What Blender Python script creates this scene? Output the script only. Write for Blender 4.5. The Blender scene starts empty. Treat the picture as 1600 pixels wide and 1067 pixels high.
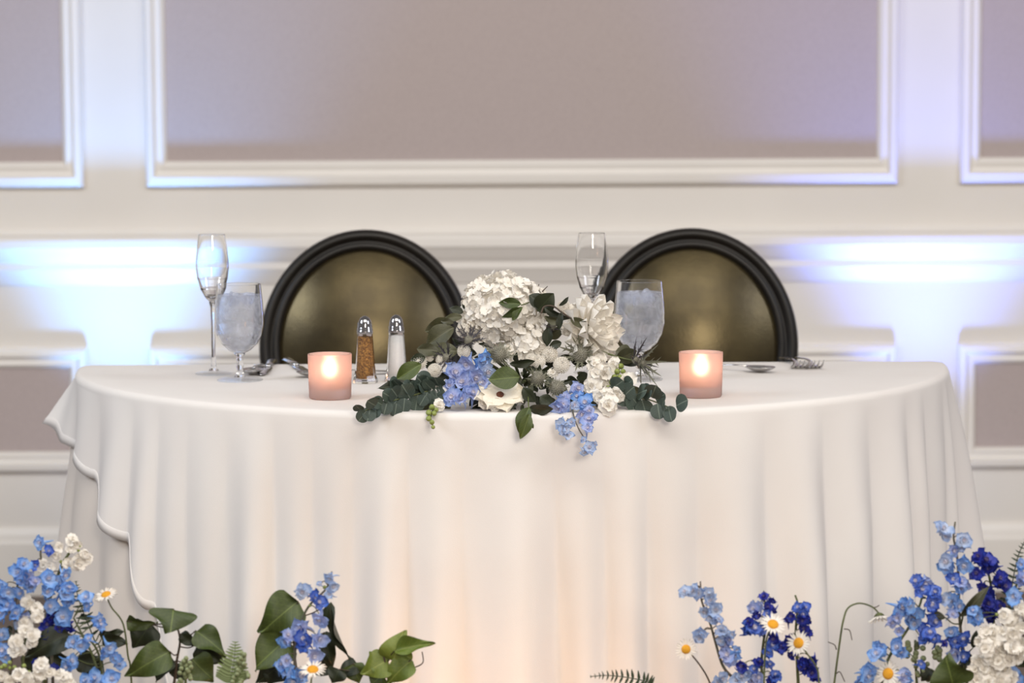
import bpy, math, random
from mathutils import Vector, Matrix, Quaternion
random.seed(7)
PI = math.pi
S = bpy.context.scene
C = S.collection

# ------------------------------------------------------------------ camera
FPX = 4203.0
CAM = Vector((0.0, -4.5, 1.213))
PITCH = math.radians(5.25)
ROLL = -0.0048
cam_d = bpy.data.cameras.new('camera'); cam = bpy.data.objects.new('camera', cam_d); C.objects.link(cam)
CR = Matrix.Rotation(PI/2 - PITCH, 4, 'X') @ Matrix.Rotation(ROLL, 4, 'Z')
cam.matrix_world = Matrix.Translation(CAM) @ CR
cam_d.sensor_width = 36; cam_d.lens = FPX/1600*36
cam_d.clip_start = 0.05; cam_d.clip_end = 60
cam_d.dof.use_dof = True; cam_d.dof.focus_distance = 3.88; cam_d.dof.aperture_fstop = 5.0
S.camera = cam

# ------------------------------------------------------------------ world, room light, added fills, exposure
w = bpy.data.worlds.new('room_light'); S.world = w; w.use_nodes = True
bg = w.node_tree.nodes['Background']; bg.inputs[0].default_value = (1.0, 0.95, 0.905, 1); bg.inputs[1].default_value = 0.24
def area(name, loc, target, sx, sy, power, col):
    l = bpy.data.lights.new(name, 'AREA'); l.shape = 'RECTANGLE'; l.size = sx; l.size_y = sy; l.energy = power; l.color = col
    o = bpy.data.objects.new(name, l); C.objects.link(o); o.location = loc
    o.rotation_euler = (Vector(target)-Vector(loc)).to_track_quat('-Z', 'Y').to_euler(); return o
area('ceiling_light_room', (0.3, -2.6, 3.3), (0, 0.2, 0.6), 3.0, 1.6, 66, (1.0, 0.95, 0.88))
area('fill_light_behind_camera', (1.0, -7.0, 2.5), (0, 0.2, 0.8), 1.0, 1.0, 120, (1.0, 0.91, 0.80))  # added front fill, set to put a highlight on the chair pads
area('fill_light_left', (-3.0, -1.6, 2.6), (0, -0.5, 0.6), 1.2, 1.2, 52, (0.82, 0.89, 1.0))  # added cool side fill, tints the cloth and models its folds
area('fill_light_right', (3.2, -1.8, 2.6), (0, -0.5, 0.6), 1.2, 1.2, 36, (0.84, 0.88, 1.0))  # weaker cool fill added opposite, for more contrast and shape
S.view_settings.view_transform = 'Standard'; S.view_settings.look = 'None'
S.view_settings.gamma = 1.0; S.view_settings.use_curve_mapping = False; S.view_settings.exposure = 0.26
UPLIGHT_POWER = 125.0

# ------------------------------------------------------------------ helpers
def at(px, py, Y):
    d = CR.to_3x3() @ Vector(((px-800)/FPX, -(py-533.5)/FPX, -1.0))
    t = (Y - CAM.y)/d.y
    return CAM + d*t
def ppm(Y): return FPX/(Y - CAM.y)          # pixels per metre at depth Y
def lin(c):
    f = lambda v: v/12.92 if v <= 0.04045 else ((v+0.055)/1.055)**2.4
    return (f(c[0]/255), f(c[1]/255), f(c[2]/255), 1)
WM = {}
def tag(o, label=None, cat=None, group=None, kind=None):
    if label: o['label'] = label
    if cat: o['category'] = cat
    if group: o['group'] = group
    if kind: o['kind'] = kind
    return o
def thing(name, loc, label, cat, group=None, rotz=0):
    o = bpy.data.objects.new(name, None); C.objects.link(o); o.empty_display_size = 0.05
    M = Matrix.Translation(loc) @ Matrix.Rotation(rotz, 4, 'Z'); o.matrix_basis = M; WM[o.name] = M
    return tag(o, label, cat, group)
def link(mesh, name, M, parent=None):
    o = bpy.data.objects.new(name, mesh); C.objects.link(o)
    if parent is not None:
        o.parent = parent; o.matrix_basis = WM[parent.name].inverted() @ M
    else: o.matrix_basis = M
    WM[o.name] = M
    return o
def sup(prof, e=0.0006):
    out = []
    for (r0, z0), (r1, z1) in zip(prof, prof[1:]):
        d_ = math.hypot(r1-r0, z1-z0); out.append((r0, z0))
        if d_ > 3*e:
            for t in (e/d_, 1-e/d_): out.append((r0+(r1-r0)*t, z0+(z1-z0)*t))
    return out+[prof[-1]]
class MB:
    def __init__(s): s.v = []; s.f = []; s.m = []
    def add(s, verts, faces, mi=0, M=None):
        b = len(s.v)
        s.v += [(M @ Vector(p)) if M is not None else Vector(p) for p in verts]
        s.f += [tuple(i+b for i in f) for f in faces]; s.m += [mi]*len(faces); return s
    def box(s, a, b, mi=0, M=None):
        x0,y0,z0 = a; x1,y1,z1 = b
        return s.add([(x0,y0,z0),(x1,y0,z0),(x1,y1,z0),(x0,y1,z0),(x0,y0,z1),(x1,y0,z1),(x1,y1,z1),(x0,y1,z1)],
              [(0,3,2,1),(4,5,6,7),(0,1,5,4),(1,2,6,5),(2,3,7,6),(3,0,4,7)], mi, M)
    def tube(s, pts, r, n=6, mi=0, M=None, cap=True):
        pts = [Vector(p) for p in pts]; k = len(pts)
        rs = r if isinstance(r, (list, tuple)) else [r]*k
        vs = []; up = Vector((0.13, 0.21, 1)).normalized(); prev = None
        for i, p in enumerate(pts):
            t = (pts[min(i+1,k-1)] - pts[max(i-1,0)]).normalized()
            a = prev - t*prev.dot(t) if prev is not None else (up.cross(t) if abs(up.dot(t)) < .95 else Vector((1,0,0)).cross(t))
            a.normalize(); prev = a; b = t.cross(a)
            for j in range(n):
                q = 2*PI*j/n; vs.append(p + (a*math.cos(q) + b*math.sin(q))*rs[i])
        fs = [(i*n+j, i*n+(j+1)%n, (i+1)*n+(j+1)%n, (i+1)*n+j) for i in range(k-1) for j in range(n)]
        if cap: fs += [tuple(range(n-1,-1,-1)), tuple((k-1)*n+j for j in range(n))]
        return s.add(vs, fs, mi, M)
    def lathe(s, prof, n=40, mi=0, M=None):
        vs = []; fs = []; k = len(prof)
        for r, z in prof:
            for j in range(n): q = 2*PI*j/n; vs.append((r*math.cos(q), r*math.sin(q), z))
        for i in range(k-1):
            for j in range(n): fs.append((i*n+j, i*n+(j+1)%n, (i+1)*n+(j+1)%n, (i+1)*n+j))
        if prof[0][0] > 1e-5: fs.append(tuple(range(n-1,-1,-1)))
        if prof[-1][0] > 1e-5: fs.append(tuple((k-1)*n+j for j in range(n)))
        return s.add(vs, fs, mi, M)
    def grid(s, P, nu, nv, mi=0, M=None, wrap=False):
        vs = [P(i/nu, j/nv) for i in range(nu+1) for j in range(nv+1)]
        w_ = nv+1
        return s.add(vs, [(i*w_+j, i*w_+j+1, (i+1)*w_+j+1, (i+1)*w_+j) for i in range(nu) for j in range(nv)], mi, M)
    def ball(s, c, r, n=10, m=6, mi=0, sc=(1,1,1), M=None):
        vs = []; fs = []
        for i in range(m+1):
            a = PI*i/m
            for j in range(n):
                q = 2*PI*j/n; vs.append((c[0]+r*sc[0]*math.sin(a)*math.cos(q), c[1]+r*sc[1]*math.sin(a)*math.sin(q), c[2]+r*sc[2]*math.cos(a)))
        for i in range(m):
            for j in range(n): fs.append((i*n+j, (i+1)*n+j, (i+1)*n+(j+1)%n, i*n+(j+1)%n))
        return s.add(vs, fs, mi, M)
    def mesh(s, name, mats, smooth=True):
        me = bpy.data.meshes.new(name); me.from_pydata([tuple(v) for v in s.v], [], s.f)
        for m in (mats if isinstance(mats, (list, tuple)) else [mats]): me.materials.append(m)
        me.polygons.foreach_set('material_index', s.m)
        if smooth: me.polygons.foreach_set('use_smooth', [True]*len(s.f))
        me.update(); return me
    def obj(s, name, mats, parent=None, smooth=True, M=None):
        """verts in world space unless M is given"""
        if M is None:
            lo = Vector((min(v.x for v in s.v), min(v.y for v in s.v), min(v.z for v in s.v)))
            hi = Vector((max(v.x for v in s.v), max(v.y for v in s.v), max(v.z for v in s.v)))
            c = Vector(((lo.x+hi.x)/2, (lo.y+hi.y)/2, lo.z)); s.v = [v-c for v in s.v]; M = Matrix.Translation(c)
        return link(s.mesh(name, mats, smooth), name, M, parent)

def mat(name, col, rough=0.6, col2=None, scale=30, bump=0.0, bscale=200, translucent=0.0, objvar=0.0, **kw):
    m = bpy.data.materials.new(name); m.use_nodes = True; nt = m.node_tree; N = nt.nodes; L = nt.links
    p = N['Principled BSDF']; out = N['Material Output']
    p.inputs['Roughness'].default_value = rough
    for k, v in kw.items(): p.inputs[k.replace('_', ' ')].default_value = v
    tc = N.new('ShaderNodeTexCoord')
    no = N.new('ShaderNodeTexNoise'); no.inputs['Scale'].default_value = scale; no.inputs['Detail'].default_value = 4
    L.new(tc.outputs['Object'], no.inputs['Vector'])
    mx = N.new('ShaderNodeMix'); mx.data_type = 'RGBA'
    c2 = col2 if col2 else tuple(v*0.94 for v in col)
    mx.inputs[6].default_value = lin(col); mx.inputs[7].default_value = lin(c2)
    mr = N.new('ShaderNodeMapRange'); mr.inputs[1].default_value = 0.35; mr.inputs[2].default_value = 0.65
    L.new(no.outputs['Fac'], mr.inputs[0])
    fac = mr.outputs[0]
    if objvar:
        oi = N.new('ShaderNodeObjectInfo'); ma = N.new('ShaderNodeMix'); ma.data_type = 'FLOAT'; ma.inputs[0].default_value = objvar
        L.new(fac, ma.inputs[2]); L.new(oi.outputs['Random'], ma.inputs[3]); fac = ma.outputs[0]
    L.new(fac, mx.inputs[0]); L.new(mx.outputs[2], p.inputs['Base Color'])
    if bump:
        n2 = N.new('ShaderNodeTexNoise'); n2.inputs['Scale'].default_value = bscale; L.new(tc.outputs['Object'], n2.inputs['Vector'])
        bp = N.new('ShaderNodeBump'); bp.inputs['Strength'].default_value = bump; bp.inputs['Distance'].default_value = 0.002
        L.new(n2.outputs['Fac'], bp.inputs['Height']); L.new(bp.outputs[0], p.inputs['Normal'])
    if translucent:
        tr = N.new('ShaderNodeBsdfTranslucent'); L.new(mx.outputs[2], tr.inputs[0])
        ms = N.new('ShaderNodeMixShader'); ms.inputs[0].default_value = translucent
        L.new(p.outputs[0], ms.inputs[1]); L.new(tr.outputs[0], ms.inputs[2]); L.new(ms.outputs[0], out.inputs[0])
    return m
def radial(m, inner, r0=0.15, r1=0.75, amt=0.8):
    nt = m.node_tree; N = nt.nodes; L = nt.links; p = N['Principled BSDF']; src = p.inputs['Base Color'].links[0].from_socket
    tc = N.new('ShaderNodeTexCoord'); le = N.new('ShaderNodeVectorMath'); le.operation = 'LENGTH'; L.new(tc.outputs['Object'], le.inputs[0])
    mr = N.new('ShaderNodeMapRange'); mr.inputs[1].default_value = r0; mr.inputs[2].default_value = r1; mr.inputs[3].default_value = amt; mr.inputs[4].default_value = 0; L.new(le.outputs['Value'], mr.inputs[0])
    mx = N.new('ShaderNodeMix'); mx.data_type = 'RGBA'; L.new(mr.outputs[0], mx.inputs[0]); L.new(src, mx.inputs[6]); mx.inputs[7].default_value = lin(inner)
    L.new(mx.outputs[2], p.inputs['Base Color'])
    for n in N:
        if n.bl_idname == 'ShaderNodeBsdfTranslucent': L.new(mx.outputs[2], n.inputs[0])
def leafmat(name, a, b, vein, rough=0.42, vs=0.018):
    m = mat(name, a, rough, b, 18, bump=0.25, bscale=90, objvar=0.6); nt = m.node_tree; N = nt.nodes; L = nt.links
    p = N['Principled BSDF']; src = p.inputs['Base Color'].links[0].from_socket
    tc = N.new('ShaderNodeTexCoord'); sx = N.new('ShaderNodeSeparateXYZ'); L.new(tc.outputs['Object'], sx.inputs[0])
    ab = N.new('ShaderNodeMath'); ab.operation = 'ABSOLUTE'; L.new(sx.outputs[0], ab.inputs[0])
    mid = N.new('ShaderNodeMapRange'); mid.inputs[1].default_value = vs*0.4; mid.inputs[2].default_value = vs; mid.inputs[3].default_value = 1; mid.inputs[4].default_value = 0
    L.new(ab.outputs[0], mid.inputs[0])
    mu = N.new('ShaderNodeMath'); mu.operation = 'MULTIPLY_ADD'; mu.inputs[1].default_value = -0.7; L.new(ab.outputs[0], mu.inputs[0]); L.new(sx.outputs[1], mu.inputs[2])
    fr = N.new('ShaderNodeMath'); fr.operation = 'MULTIPLY'; fr.inputs[1].default_value = 6.5; L.new(mu.outputs[0], fr.inputs[0])
    f2 = N.new('ShaderNodeMath'); f2.operation = 'FRACT'; L.new(fr.outputs[0], f2.inputs[0])
    side = N.new('ShaderNodeMapRange'); side.inputs[1].default_value = 0.03; side.inputs[2].default_value = 0.12; side.inputs[3].default_value = 0.35; side.inputs[4].default_value = 0
    L.new(f2.outputs[0], side.inputs[0])
    mxm = N.new('ShaderNodeMath'); mxm.operation = 'MAXIMUM'; L.new(mid.outputs[0], mxm.inputs[0]); L.new(side.outputs[0], mxm.inputs[1])
    sc = N.new('ShaderNodeMath'); sc.operation = 'MULTIPLY'; sc.inputs[1].default_value = 0.6; L.new(mxm.outputs[0], sc.inputs[0])
    mx = N.new('ShaderNodeMix'); mx.data_type = 'RGBA'; L.new(sc.outputs[0], mx.inputs[0]); L.new(src, mx.inputs[6]); mx.inputs[7].default_value = lin(vein)
    L.new(mx.outputs[2], p.inputs['Base Color'])
    return m
def glassmat(name, col=(1,1,1,1), rough=0.0, ior=1.46):
    m = bpy.data.materials.new(name); m.use_nodes = True; nt = m.node_tree; N = nt.nodes; L = nt.links
    N.remove(N['Principled BSDF']); g = N.new('ShaderNodeBsdfGlass'); g.inputs[0].default_value = col; g.inputs['Roughness'].default_value = rough; g.inputs['IOR'].default_value = ior
    L.new(g.outputs[0], N['Material Output'].inputs[0]); return m
def mixmat(name, build):
    m = bpy.data.materials.new(name); m.use_nodes = True; nt = m.node_tree; nt.nodes.remove(nt.nodes['Principled BSDF']); build(nt, nt.nodes, nt.links); return m

M = {}
M['wall'] = mat('white_wall_paint', (226,220,212), 0.55, (222,216,208), 3, bump=0.05, bscale=120)
M['trim'] = mat('white_trim_paint', (232,226,218), 0.4, (228,222,214), 4)
M['panel'] = mat('taupe_wallcovering', (182,168,164), 0.75, (172,158,154), 400, bump=0.12, bscale=700)
M['floor'] = mat('carpet', (120,104,90), 0.95, (90,78,70), 60, bump=0.5, bscale=300)
M['cloth'] = mat('white_linen', (232,227,222), 0.85, (228,222,217), 5, bump=0.10, bscale=900, translucent=0.12)
M['under'] = mat('ivory_linen', (214,205,196), 0.85, (208,199,190), 5, bump=0.10, bscale=900)
M['wood'] = mat('plywood', (150,116,80), 0.6, (130,98,64), 8)
M['chairblk'] = mat('black_lacquer', (18,15,13), 0.42, (26,22,17), 14, Specular_IOR_Level=0.3)
M['leather'] = mat('dark_leather', (62,54,36), 0.33, (82,72,48), 14, bump=0.12, bscale=260, Metallic=0.75)
M['chrome'] = mat('chrome', (160,158,160), 0.10, (150,148,150), 20, Metallic=1.0)
M['steel'] = mat('polished_steel', (200,198,198), 0.18, (186,184,184), 30, Metallic=1.0)
M['glass'] = glassmat('clear_glass')
def _thin(nt, N, L):
    t = N.new('ShaderNodeBsdfTransparent'); t.inputs[0].default_value = (0.97,0.98,0.99,1)
    gl = N.new('ShaderNodeBsdfGlossy'); gl.inputs['Roughness'].default_value = 0.03
    lw = N.new('ShaderNodeLayerWeight'); pw = N.new('ShaderNodeMath'); pw.operation = 'POWER'; pw.inputs[1].default_value = 4.0; L.new(lw.outputs['Facing'], pw.inputs[0])
    mr = N.new('ShaderNodeMapRange'); mr.inputs[3].default_value = 0.04; mr.inputs[4].default_value = 0.55; L.new(pw.outputs[0], mr.inputs[0])
    b = N.new('ShaderNodeMixShader'); L.new(mr.outputs[0], b.inputs[0]); L.new(t.outputs[0], b.inputs[1]); L.new(gl.outputs[0], b.inputs[2]); L.new(b.outputs[0], N['Material Output'].inputs[0])
M['thin'] = mixmat('thin_clear_glass', _thin)
M['wax'] = mat('white_wax', (240,225,205), 0.5, translucent=0.4)
M['pepper'] = mat('ground_pepper', (206,150,74), 0.9, (92,58,44), 420, bump=0.8, bscale=600)
M['salt'] = mat('salt', (255,254,252), 0.9, (246,244,242), 900, bump=0.4, bscale=900)
M['black'] = mat('black_plastic', (22,22,24), 0.5)
def _frost(nt, N, L):
    g = N.new('ShaderNodeBsdfRefraction'); g.inputs[0].default_value = (1.0,0.92,0.89,1); g.inputs['Roughness'].default_value = 0.68; g.inputs['IOR'].default_value = 1.30
    t = N.new('ShaderNodeBsdfTranslucent'); t.inputs[0].default_value = lin((240,206,198))
    d = N.new('ShaderNodeBsdfPrincipled'); d.inputs['Base Color'].default_value = lin((244,214,206)); d.inputs['Roughness'].default_value = 0.35
    no = N.new('ShaderNodeTexNoise'); no.inputs['Scale'].default_value = 60
    a = N.new('ShaderNodeMixShader'); a.inputs[0].default_value = 0.5; L.new(t.outputs[0], a.inputs[1]); L.new(d.outputs[0], a.inputs[2])
    mr = N.new('ShaderNodeMapRange'); mr.inputs[3].default_value = 0.38; mr.inputs[4].default_value = 0.50; L.new(no.outputs[0], mr.inputs[0])
    b = N.new('ShaderNodeMixShader'); L.new(mr.outputs[0], b.inputs[0]); L.new(g.outputs[0], b.inputs[1]); L.new(a.outputs[0], b.inputs[2])
    L.new(b.outputs[0], N['Material Output'].inputs[0])
M['frost'] = mixmat('frosted_pink_glass', _frost)
def _icy(nt, N, L):
    g = N.new('ShaderNodeBsdfTransparent'); g.inputs[0].default_value = (0.93,0.95,1.0,1)
    t = N.new('ShaderNodeBsdfTranslucent'); t.inputs[0].default_value = lin((240,243,250))
    d = N.new('ShaderNodeBsdfPrincipled'); d.inputs['Base Color'].default_value = lin((236,238,246)); d.inputs['Roughness'].default_value = 0.25
    tc = N.new('ShaderNodeTexCoord'); no = N.new('ShaderNodeTexNoise'); no.inputs['Scale'].default_value = 55; no.inputs['Detail'].default_value = 5; no.inputs['Distortion'].default_value = 1.2
    L.new(tc.outputs['Object'], no.inputs['Vector'])
    a = N.new('ShaderNodeMixShader'); a.inputs[0].default_value = 0.45; L.new(t.outputs[0], a.inputs[1]); L.new(d.outputs[0], a.inputs[2])
    mr = N.new('ShaderNodeMapRange'); mr.inputs[1].default_value = 0.35; mr.inputs[2].default_value = 0.7; mr.inputs[3].default_value = 0.22; mr.inputs[4].default_value = 0.68; L.new(no.outputs[0], mr.inputs[0])
    b = N.new('ShaderNodeMixShader'); L.new(mr.outputs[0], b.inputs[0]); L.new(g.outputs[0], b.inputs[1]); L.new(a.outputs[0], b.inputs[2])
    L.new(b.outputs[0], N['Material Output'].inputs[0])
M['icy'] = mixmat('iced_water', _icy)
def emis(name, col, st):
    def f(nt, N, L):
        e = N.new('ShaderNodeEmission'); e.inputs[0].default_value = col; e.inputs[1].default_value = st; L.new(e.outputs[0], N['Material Output'].inputs[0])
    return mixmat(name, f)
M['flame'] = emis('candle_flame', (1.0, 0.74, 0.50, 1), 15.0)
M['led'] = emis('led_lens', (0.6, 0.7, 1.0, 1), 8.0)
# plants
M['stem'] = mat('green_stem', (92,100,56), 0.6, (70,76,44), 60)
M['stemb'] = mat('brown_stem', (74,58,44), 0.6, (56,46,36), 60)
M['stemp'] = mat('purple_stem', (104,92,84), 0.6, (84,84,62), 40)
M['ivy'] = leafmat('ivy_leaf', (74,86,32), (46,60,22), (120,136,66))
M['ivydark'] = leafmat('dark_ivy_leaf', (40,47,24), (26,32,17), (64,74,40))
M['ivylight'] = leafmat('candlelit_ivy_leaf', (116,126,44), (84,104,36), (160,164,84))  # ivy green brightened and yellowed: the candle glow is in the colour
M['olive'] = leafmat('olive_leaf', (76,76,48), (54,54,36), (104,100,70))
M['euc'] = leafmat('eucalyptus_leaf', (66,80,70), (40,54,48), (120,132,118), rough=0.55, vs=0.04)
M['fern'] = mat('fern_green', (52,66,38), 0.6, (34,46,28), 40)
M['fernpale'] = mat('pale_fern_green', (120,132,80), 0.6, (84,100,56), 40)
M['bud'] = mat('green_bud', (150,160,84), 0.55, (112,126,62), 40)
M['budpale'] = mat('pale_green_bud', (150,158,118), 0.55, (112,122,84), 60)
M['white'] = mat('white_petal', (248,244,236), 0.6, (240,234,224), 25, translucent=0.25, bump=0.2, bscale=120)
M['cream'] = mat('cream_petal', (248,242,228), 0.6, (242,232,212), 25, translucent=0.25)
M['skyb'] = mat('sky_blue_petal', (140,184,238), 0.6, (92,148,222), 1.6, translucent=0.25, objvar=0.5)
M['paleb'] = mat('pale_blue_petal', (186,206,236), 0.6, (146,176,224), 1.6, translucent=0.3, objvar=0.5)
M['lav'] = mat('lavender_blue_petal', (180,196,236), 0.6, (138,164,222), 1.6, translucent=0.3, objvar=0.5)
M['deepb'] = mat('deep_blue_petal', (44,66,178), 0.55, (24,36,132), 1.6, translucent=0.15, objvar=0.5)
M['midb'] = mat('mid_blue_petal', (78,122,216), 0.55, (44,82,186), 1.6, translucent=0.2, objvar=0.5)
M['bee'] = mat('pale_floret_eye', (232,228,226), 0.6, (196,190,214), 80)
M['beed'] = mat('dark_floret_eye', (70,56,110), 0.6, (150,140,180), 80)
M['disc'] = mat('yellow_daisy_disc', (240,178,44), 0.8, (222,146,30), 900, bump=0.8, bscale=1200)
M['brown'] = mat('brown_flower_heart', (104,54,28), 0.8, (66,34,22), 200)
M['thistle'] = mat('thistle_head', (176,172,156), 0.7, (104,102,90), 300)
M['bract'] = mat('thistle_bract', (126,124,104), 0.55, (82,84,68), 80)
M['bractd'] = mat('dark_thistle_bract', (58,52,56), 0.55, (42,38,42), 80)

radial(M['skyb'], (206,218,240)); radial(M['paleb'], (236,236,240)); radial(M['lav'], (218,214,236)); radial(M['midb'], (150,168,226)); radial(M['deepb'], (70,54,150), amt=0.7)
# ------------------------------------------------------------------ the setting
WY = 2.0                                       # wall face
fl = MB(); fl.box((-4, -6, -0.05), (4, WY+0.1, 0)); tag(fl.obj('floor', M['floor'], smooth=False), kind='structure')
wb = MB(); wb.box((-4, WY, 0), (4, WY+0.1, 3.2)); wall = wb.obj('wall_back', M['wall'], smooth=False); tag(wall, kind='structure')
def frame(x0, x1, z0, z1, parent, wside=0.05, wbot=0.062):
    prof = [(0,0),(0,0.013),(0.12,0.022),(0.38,0.024),(0.5,0.015),(0.62,0.013),(0.8,0.016),(0.95,0.009),(1,0.004),(1,0)]
    vs = []
    for u, p in prof:
        a = u*wside; b = u*wbot
        for x, z in ((x0+a, z0+b), (x1-a, z0+b), (x1-a, z1-b), (x0+a, z1-b)): vs.append((x, WY-p, z))
    fs = [(i*4+j, i*4+(j+1)%4, (i+1)*4+(j+1)%4, (i+1)*4+j) for i in range(len(prof)-1) for j in range(4)]
    mb = MB(); mb.add(vs, fs); mb.obj('panel_molding', M['trim'], parent, smooth=False)
    pb = MB(); pb.box((x0+wside-0.004, WY-0.003, z0+wbot-0.004), (x1-wside+0.004, WY+0.004, z1-wbot+0.004)); pb.obj('wall_panel', M['panel'], parent, smooth=False)
XL, XR = (-0.879, 0.931)
for a, b in ((-2.84, -1.030), (XL, XR), (1.081, 2.89)):
    frame(a, b, 0.994, 2.75, wall)
    frame(a, b, 0.303, 0.606, wall, 0.045, 0.050)
rail = [(WY,0.893),(WY-0.012,0.893),(WY-0.020,0.882),(WY-0.048,0.876),(WY-0.052,0.868),(WY-0.052,0.850),(WY-0.047,0.844),(WY-0.034,0.822),(WY-0.026,0.812),(WY-0.026,0.796),(WY-0.022,0.790),(WY-0.010,0.768),(WY-0.006,0.760),(WY,0.758)]
def extr(prof, x0, x1):
    mb = MB(); k = len(prof)
    mb.add([(x0,y,z) for y,z in prof]+[(x1,y,z) for y,z in prof], [(i,i+1,k+i+1,k+i) for i in range(k-1)]+[tuple(range(k)), tuple(range(2*k-1,k-1,-1))]); return mb
tag(extr(rail, -4, 4).obj('trim_1', M['trim'], smooth=False), 'white chair rail running along the wall behind the chairs', kind='structure')
tag(extr([(WY,0.165),(WY-0.008,0.165),(WY-0.014,0.150),(WY-0.016,0.135),(WY-0.022,0.128),(WY-0.022,0)], -4, 4).obj('baseboard_back', M['trim'], smooth=False), kind='structure')

# uplights standing on the floor behind the table
def uplight(x, col, label, power):
    y = WY-0.25
    t = thing('uplight', (x, y, 0), label, 'uplight', 'uplights by the wall')
    h = MB(); h.lathe([(0.075,0.0),(0.08,0.01),(0.08,0.085),(0.072,0.10),(0.06,0.10),(0.06,0.092),(0.0,0.092)], 28, M=Matrix.Translation((x,y,0))); h.obj('housing', M['black'], t)
    l = MB(); l.lathe([(0.058,0.093),(0.058,0.097),(0.0,0.098)], 28, M=Matrix.Translation((x,y,0))); l.obj('lens', M['led'], t)
    s = bpy.data.lights.new('uplight_beam', 'SPOT'); s.energy = power; s.color = col; s.spot_size = math.radians(66); s.spot_blend = 1.0; s.shadow_soft_size = 0.045
    o = bpy.data.objects.new('uplight_beam', s); C.objects.link(o); o.parent = t; o.location = (0,0,0.115)
    o.rotation_euler = (math.radians(180-2), 0, 0)
uplight(-0.945, (0.16, 0.42, 1.0), 'small round LED uplight on floor behind left end of table', UPLIGHT_POWER)
uplight(1.000, (0.15, 0.26, 1.0), 'small round LED uplight on floor behind right end of table', UPLIGHT_POWER)

# ------------------------------------------------------------------ table and cloths
TOP = 0.760
R = 0.726
tb = thing('half_round_table', (0,-0.3,0), 'half-round banquet table hidden under the white cloth', 'table')
def dshape(R, rc, n=64):
    pts = []
    for i in range(n+1): q = PI + PI*i/n; pts.append((R*math.cos(q), R*math.sin(q)-0.0))
    return pts
mb = MB(); d = dshape(R-0.012, 0); k = len(d)
mb.add([(x, y, TOP-0.03) for x,y in d]+[(x,y,TOP-0.006) for x,y in d], [tuple(range(k-1,-1,-1)), tuple(range(k,2*k))]+[(i,(i+1)%k,k+(i+1)%k,k+i) for i in range(k)])
mb.obj('tabletop', M['wood'], tb, smooth=False)
for x, y in ((-0.55,-0.06),(0.55,-0.06),(-0.25,-0.5),(0.25,-0.5)):
    l = MB(); l.tube([(x,y,0),(x,y,TOP-0.03)], 0.014, 10); l.obj('leg', M['steel'], tb)

def perim(R, rc, nfront=760):
    P = []
    def addp(p, n): P.append((Vector(p), Vector(n).normalized()))
    for i in range(24):
        q = PI/2*i/24; addp((R-rc+rc*math.cos(q), -rc+rc*math.sin(q), 0), (math.cos(q), math.sin(q), 0))
    for i in range(60):
        x = (R-rc)*(1-2*i/60); addp((x, 0, 0), (0,1,0))
    for i in range(24):
        q = PI/2+PI/2*i/24; addp((-(R-rc)+rc*math.cos(q), -rc+rc*math.sin(q), 0), (math.cos(q), math.sin(q), 0))
    a0 = math.asin(rc/R)
    for i in range(nfront):
        q = PI+a0+(PI-2*a0)*i/nfront; addp((R*math.cos(q), R*math.sin(q), 0), (math.cos(q), math.sin(q), 0))
    return P
# fold valleys on the front arc, read as angles from the left end (degrees)
def alpha_of(px):
    k = (px-800)/FPX; best = (9, 0)
    for i in range(721):
        a = PI*i/720; x = -R*math.cos(a); y = -R*math.sin(a)
        e = abs(x/(y-CAM.y)-k)
        if e < best[0]: best = (e, math.degrees(a))
    return best[1]
VAL = [-8, 5, 14] + [alpha_of(p) for p in (152,205,246,292,352,425,486,548,636,722,868,942,1012,1090,1196,1288,1360,1418,1446,1474)] + [164, 174, 186]
rf = random.Random(3)
AMP = [0.5+0.8*rf.random() for _ in VAL]
def fold(alpha):
    for i in range(len(VAL)-1):
        if VAL[i] <= alpha < VAL[i+1]:
            w_ = VAL[i+1]-VAL[i]; u = (alpha-VAL[i])/w_
            sk = u**(0.8+0.5*AMP[i])
            return AMP[i]*min(w_, 14)/8.0*(math.sin(PI*sk)**1.25)
    return 0
def alpha_pt(p):
    if p.y > -0.02 and abs(p.x) < R-0.03: return None
    return math.degrees(math.atan2(-p.y, -p.x))
def interp(x, T):
    if x <= T[0][0]: return T[0][1]
    for (a, b), (c, d_) in zip(T, T[1:]):
        if x <= c:
            u = (x-a)/(c-a); u = u*u*(3-2*u); return b+(d_-b)*u
    return T[-1][1]
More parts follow.
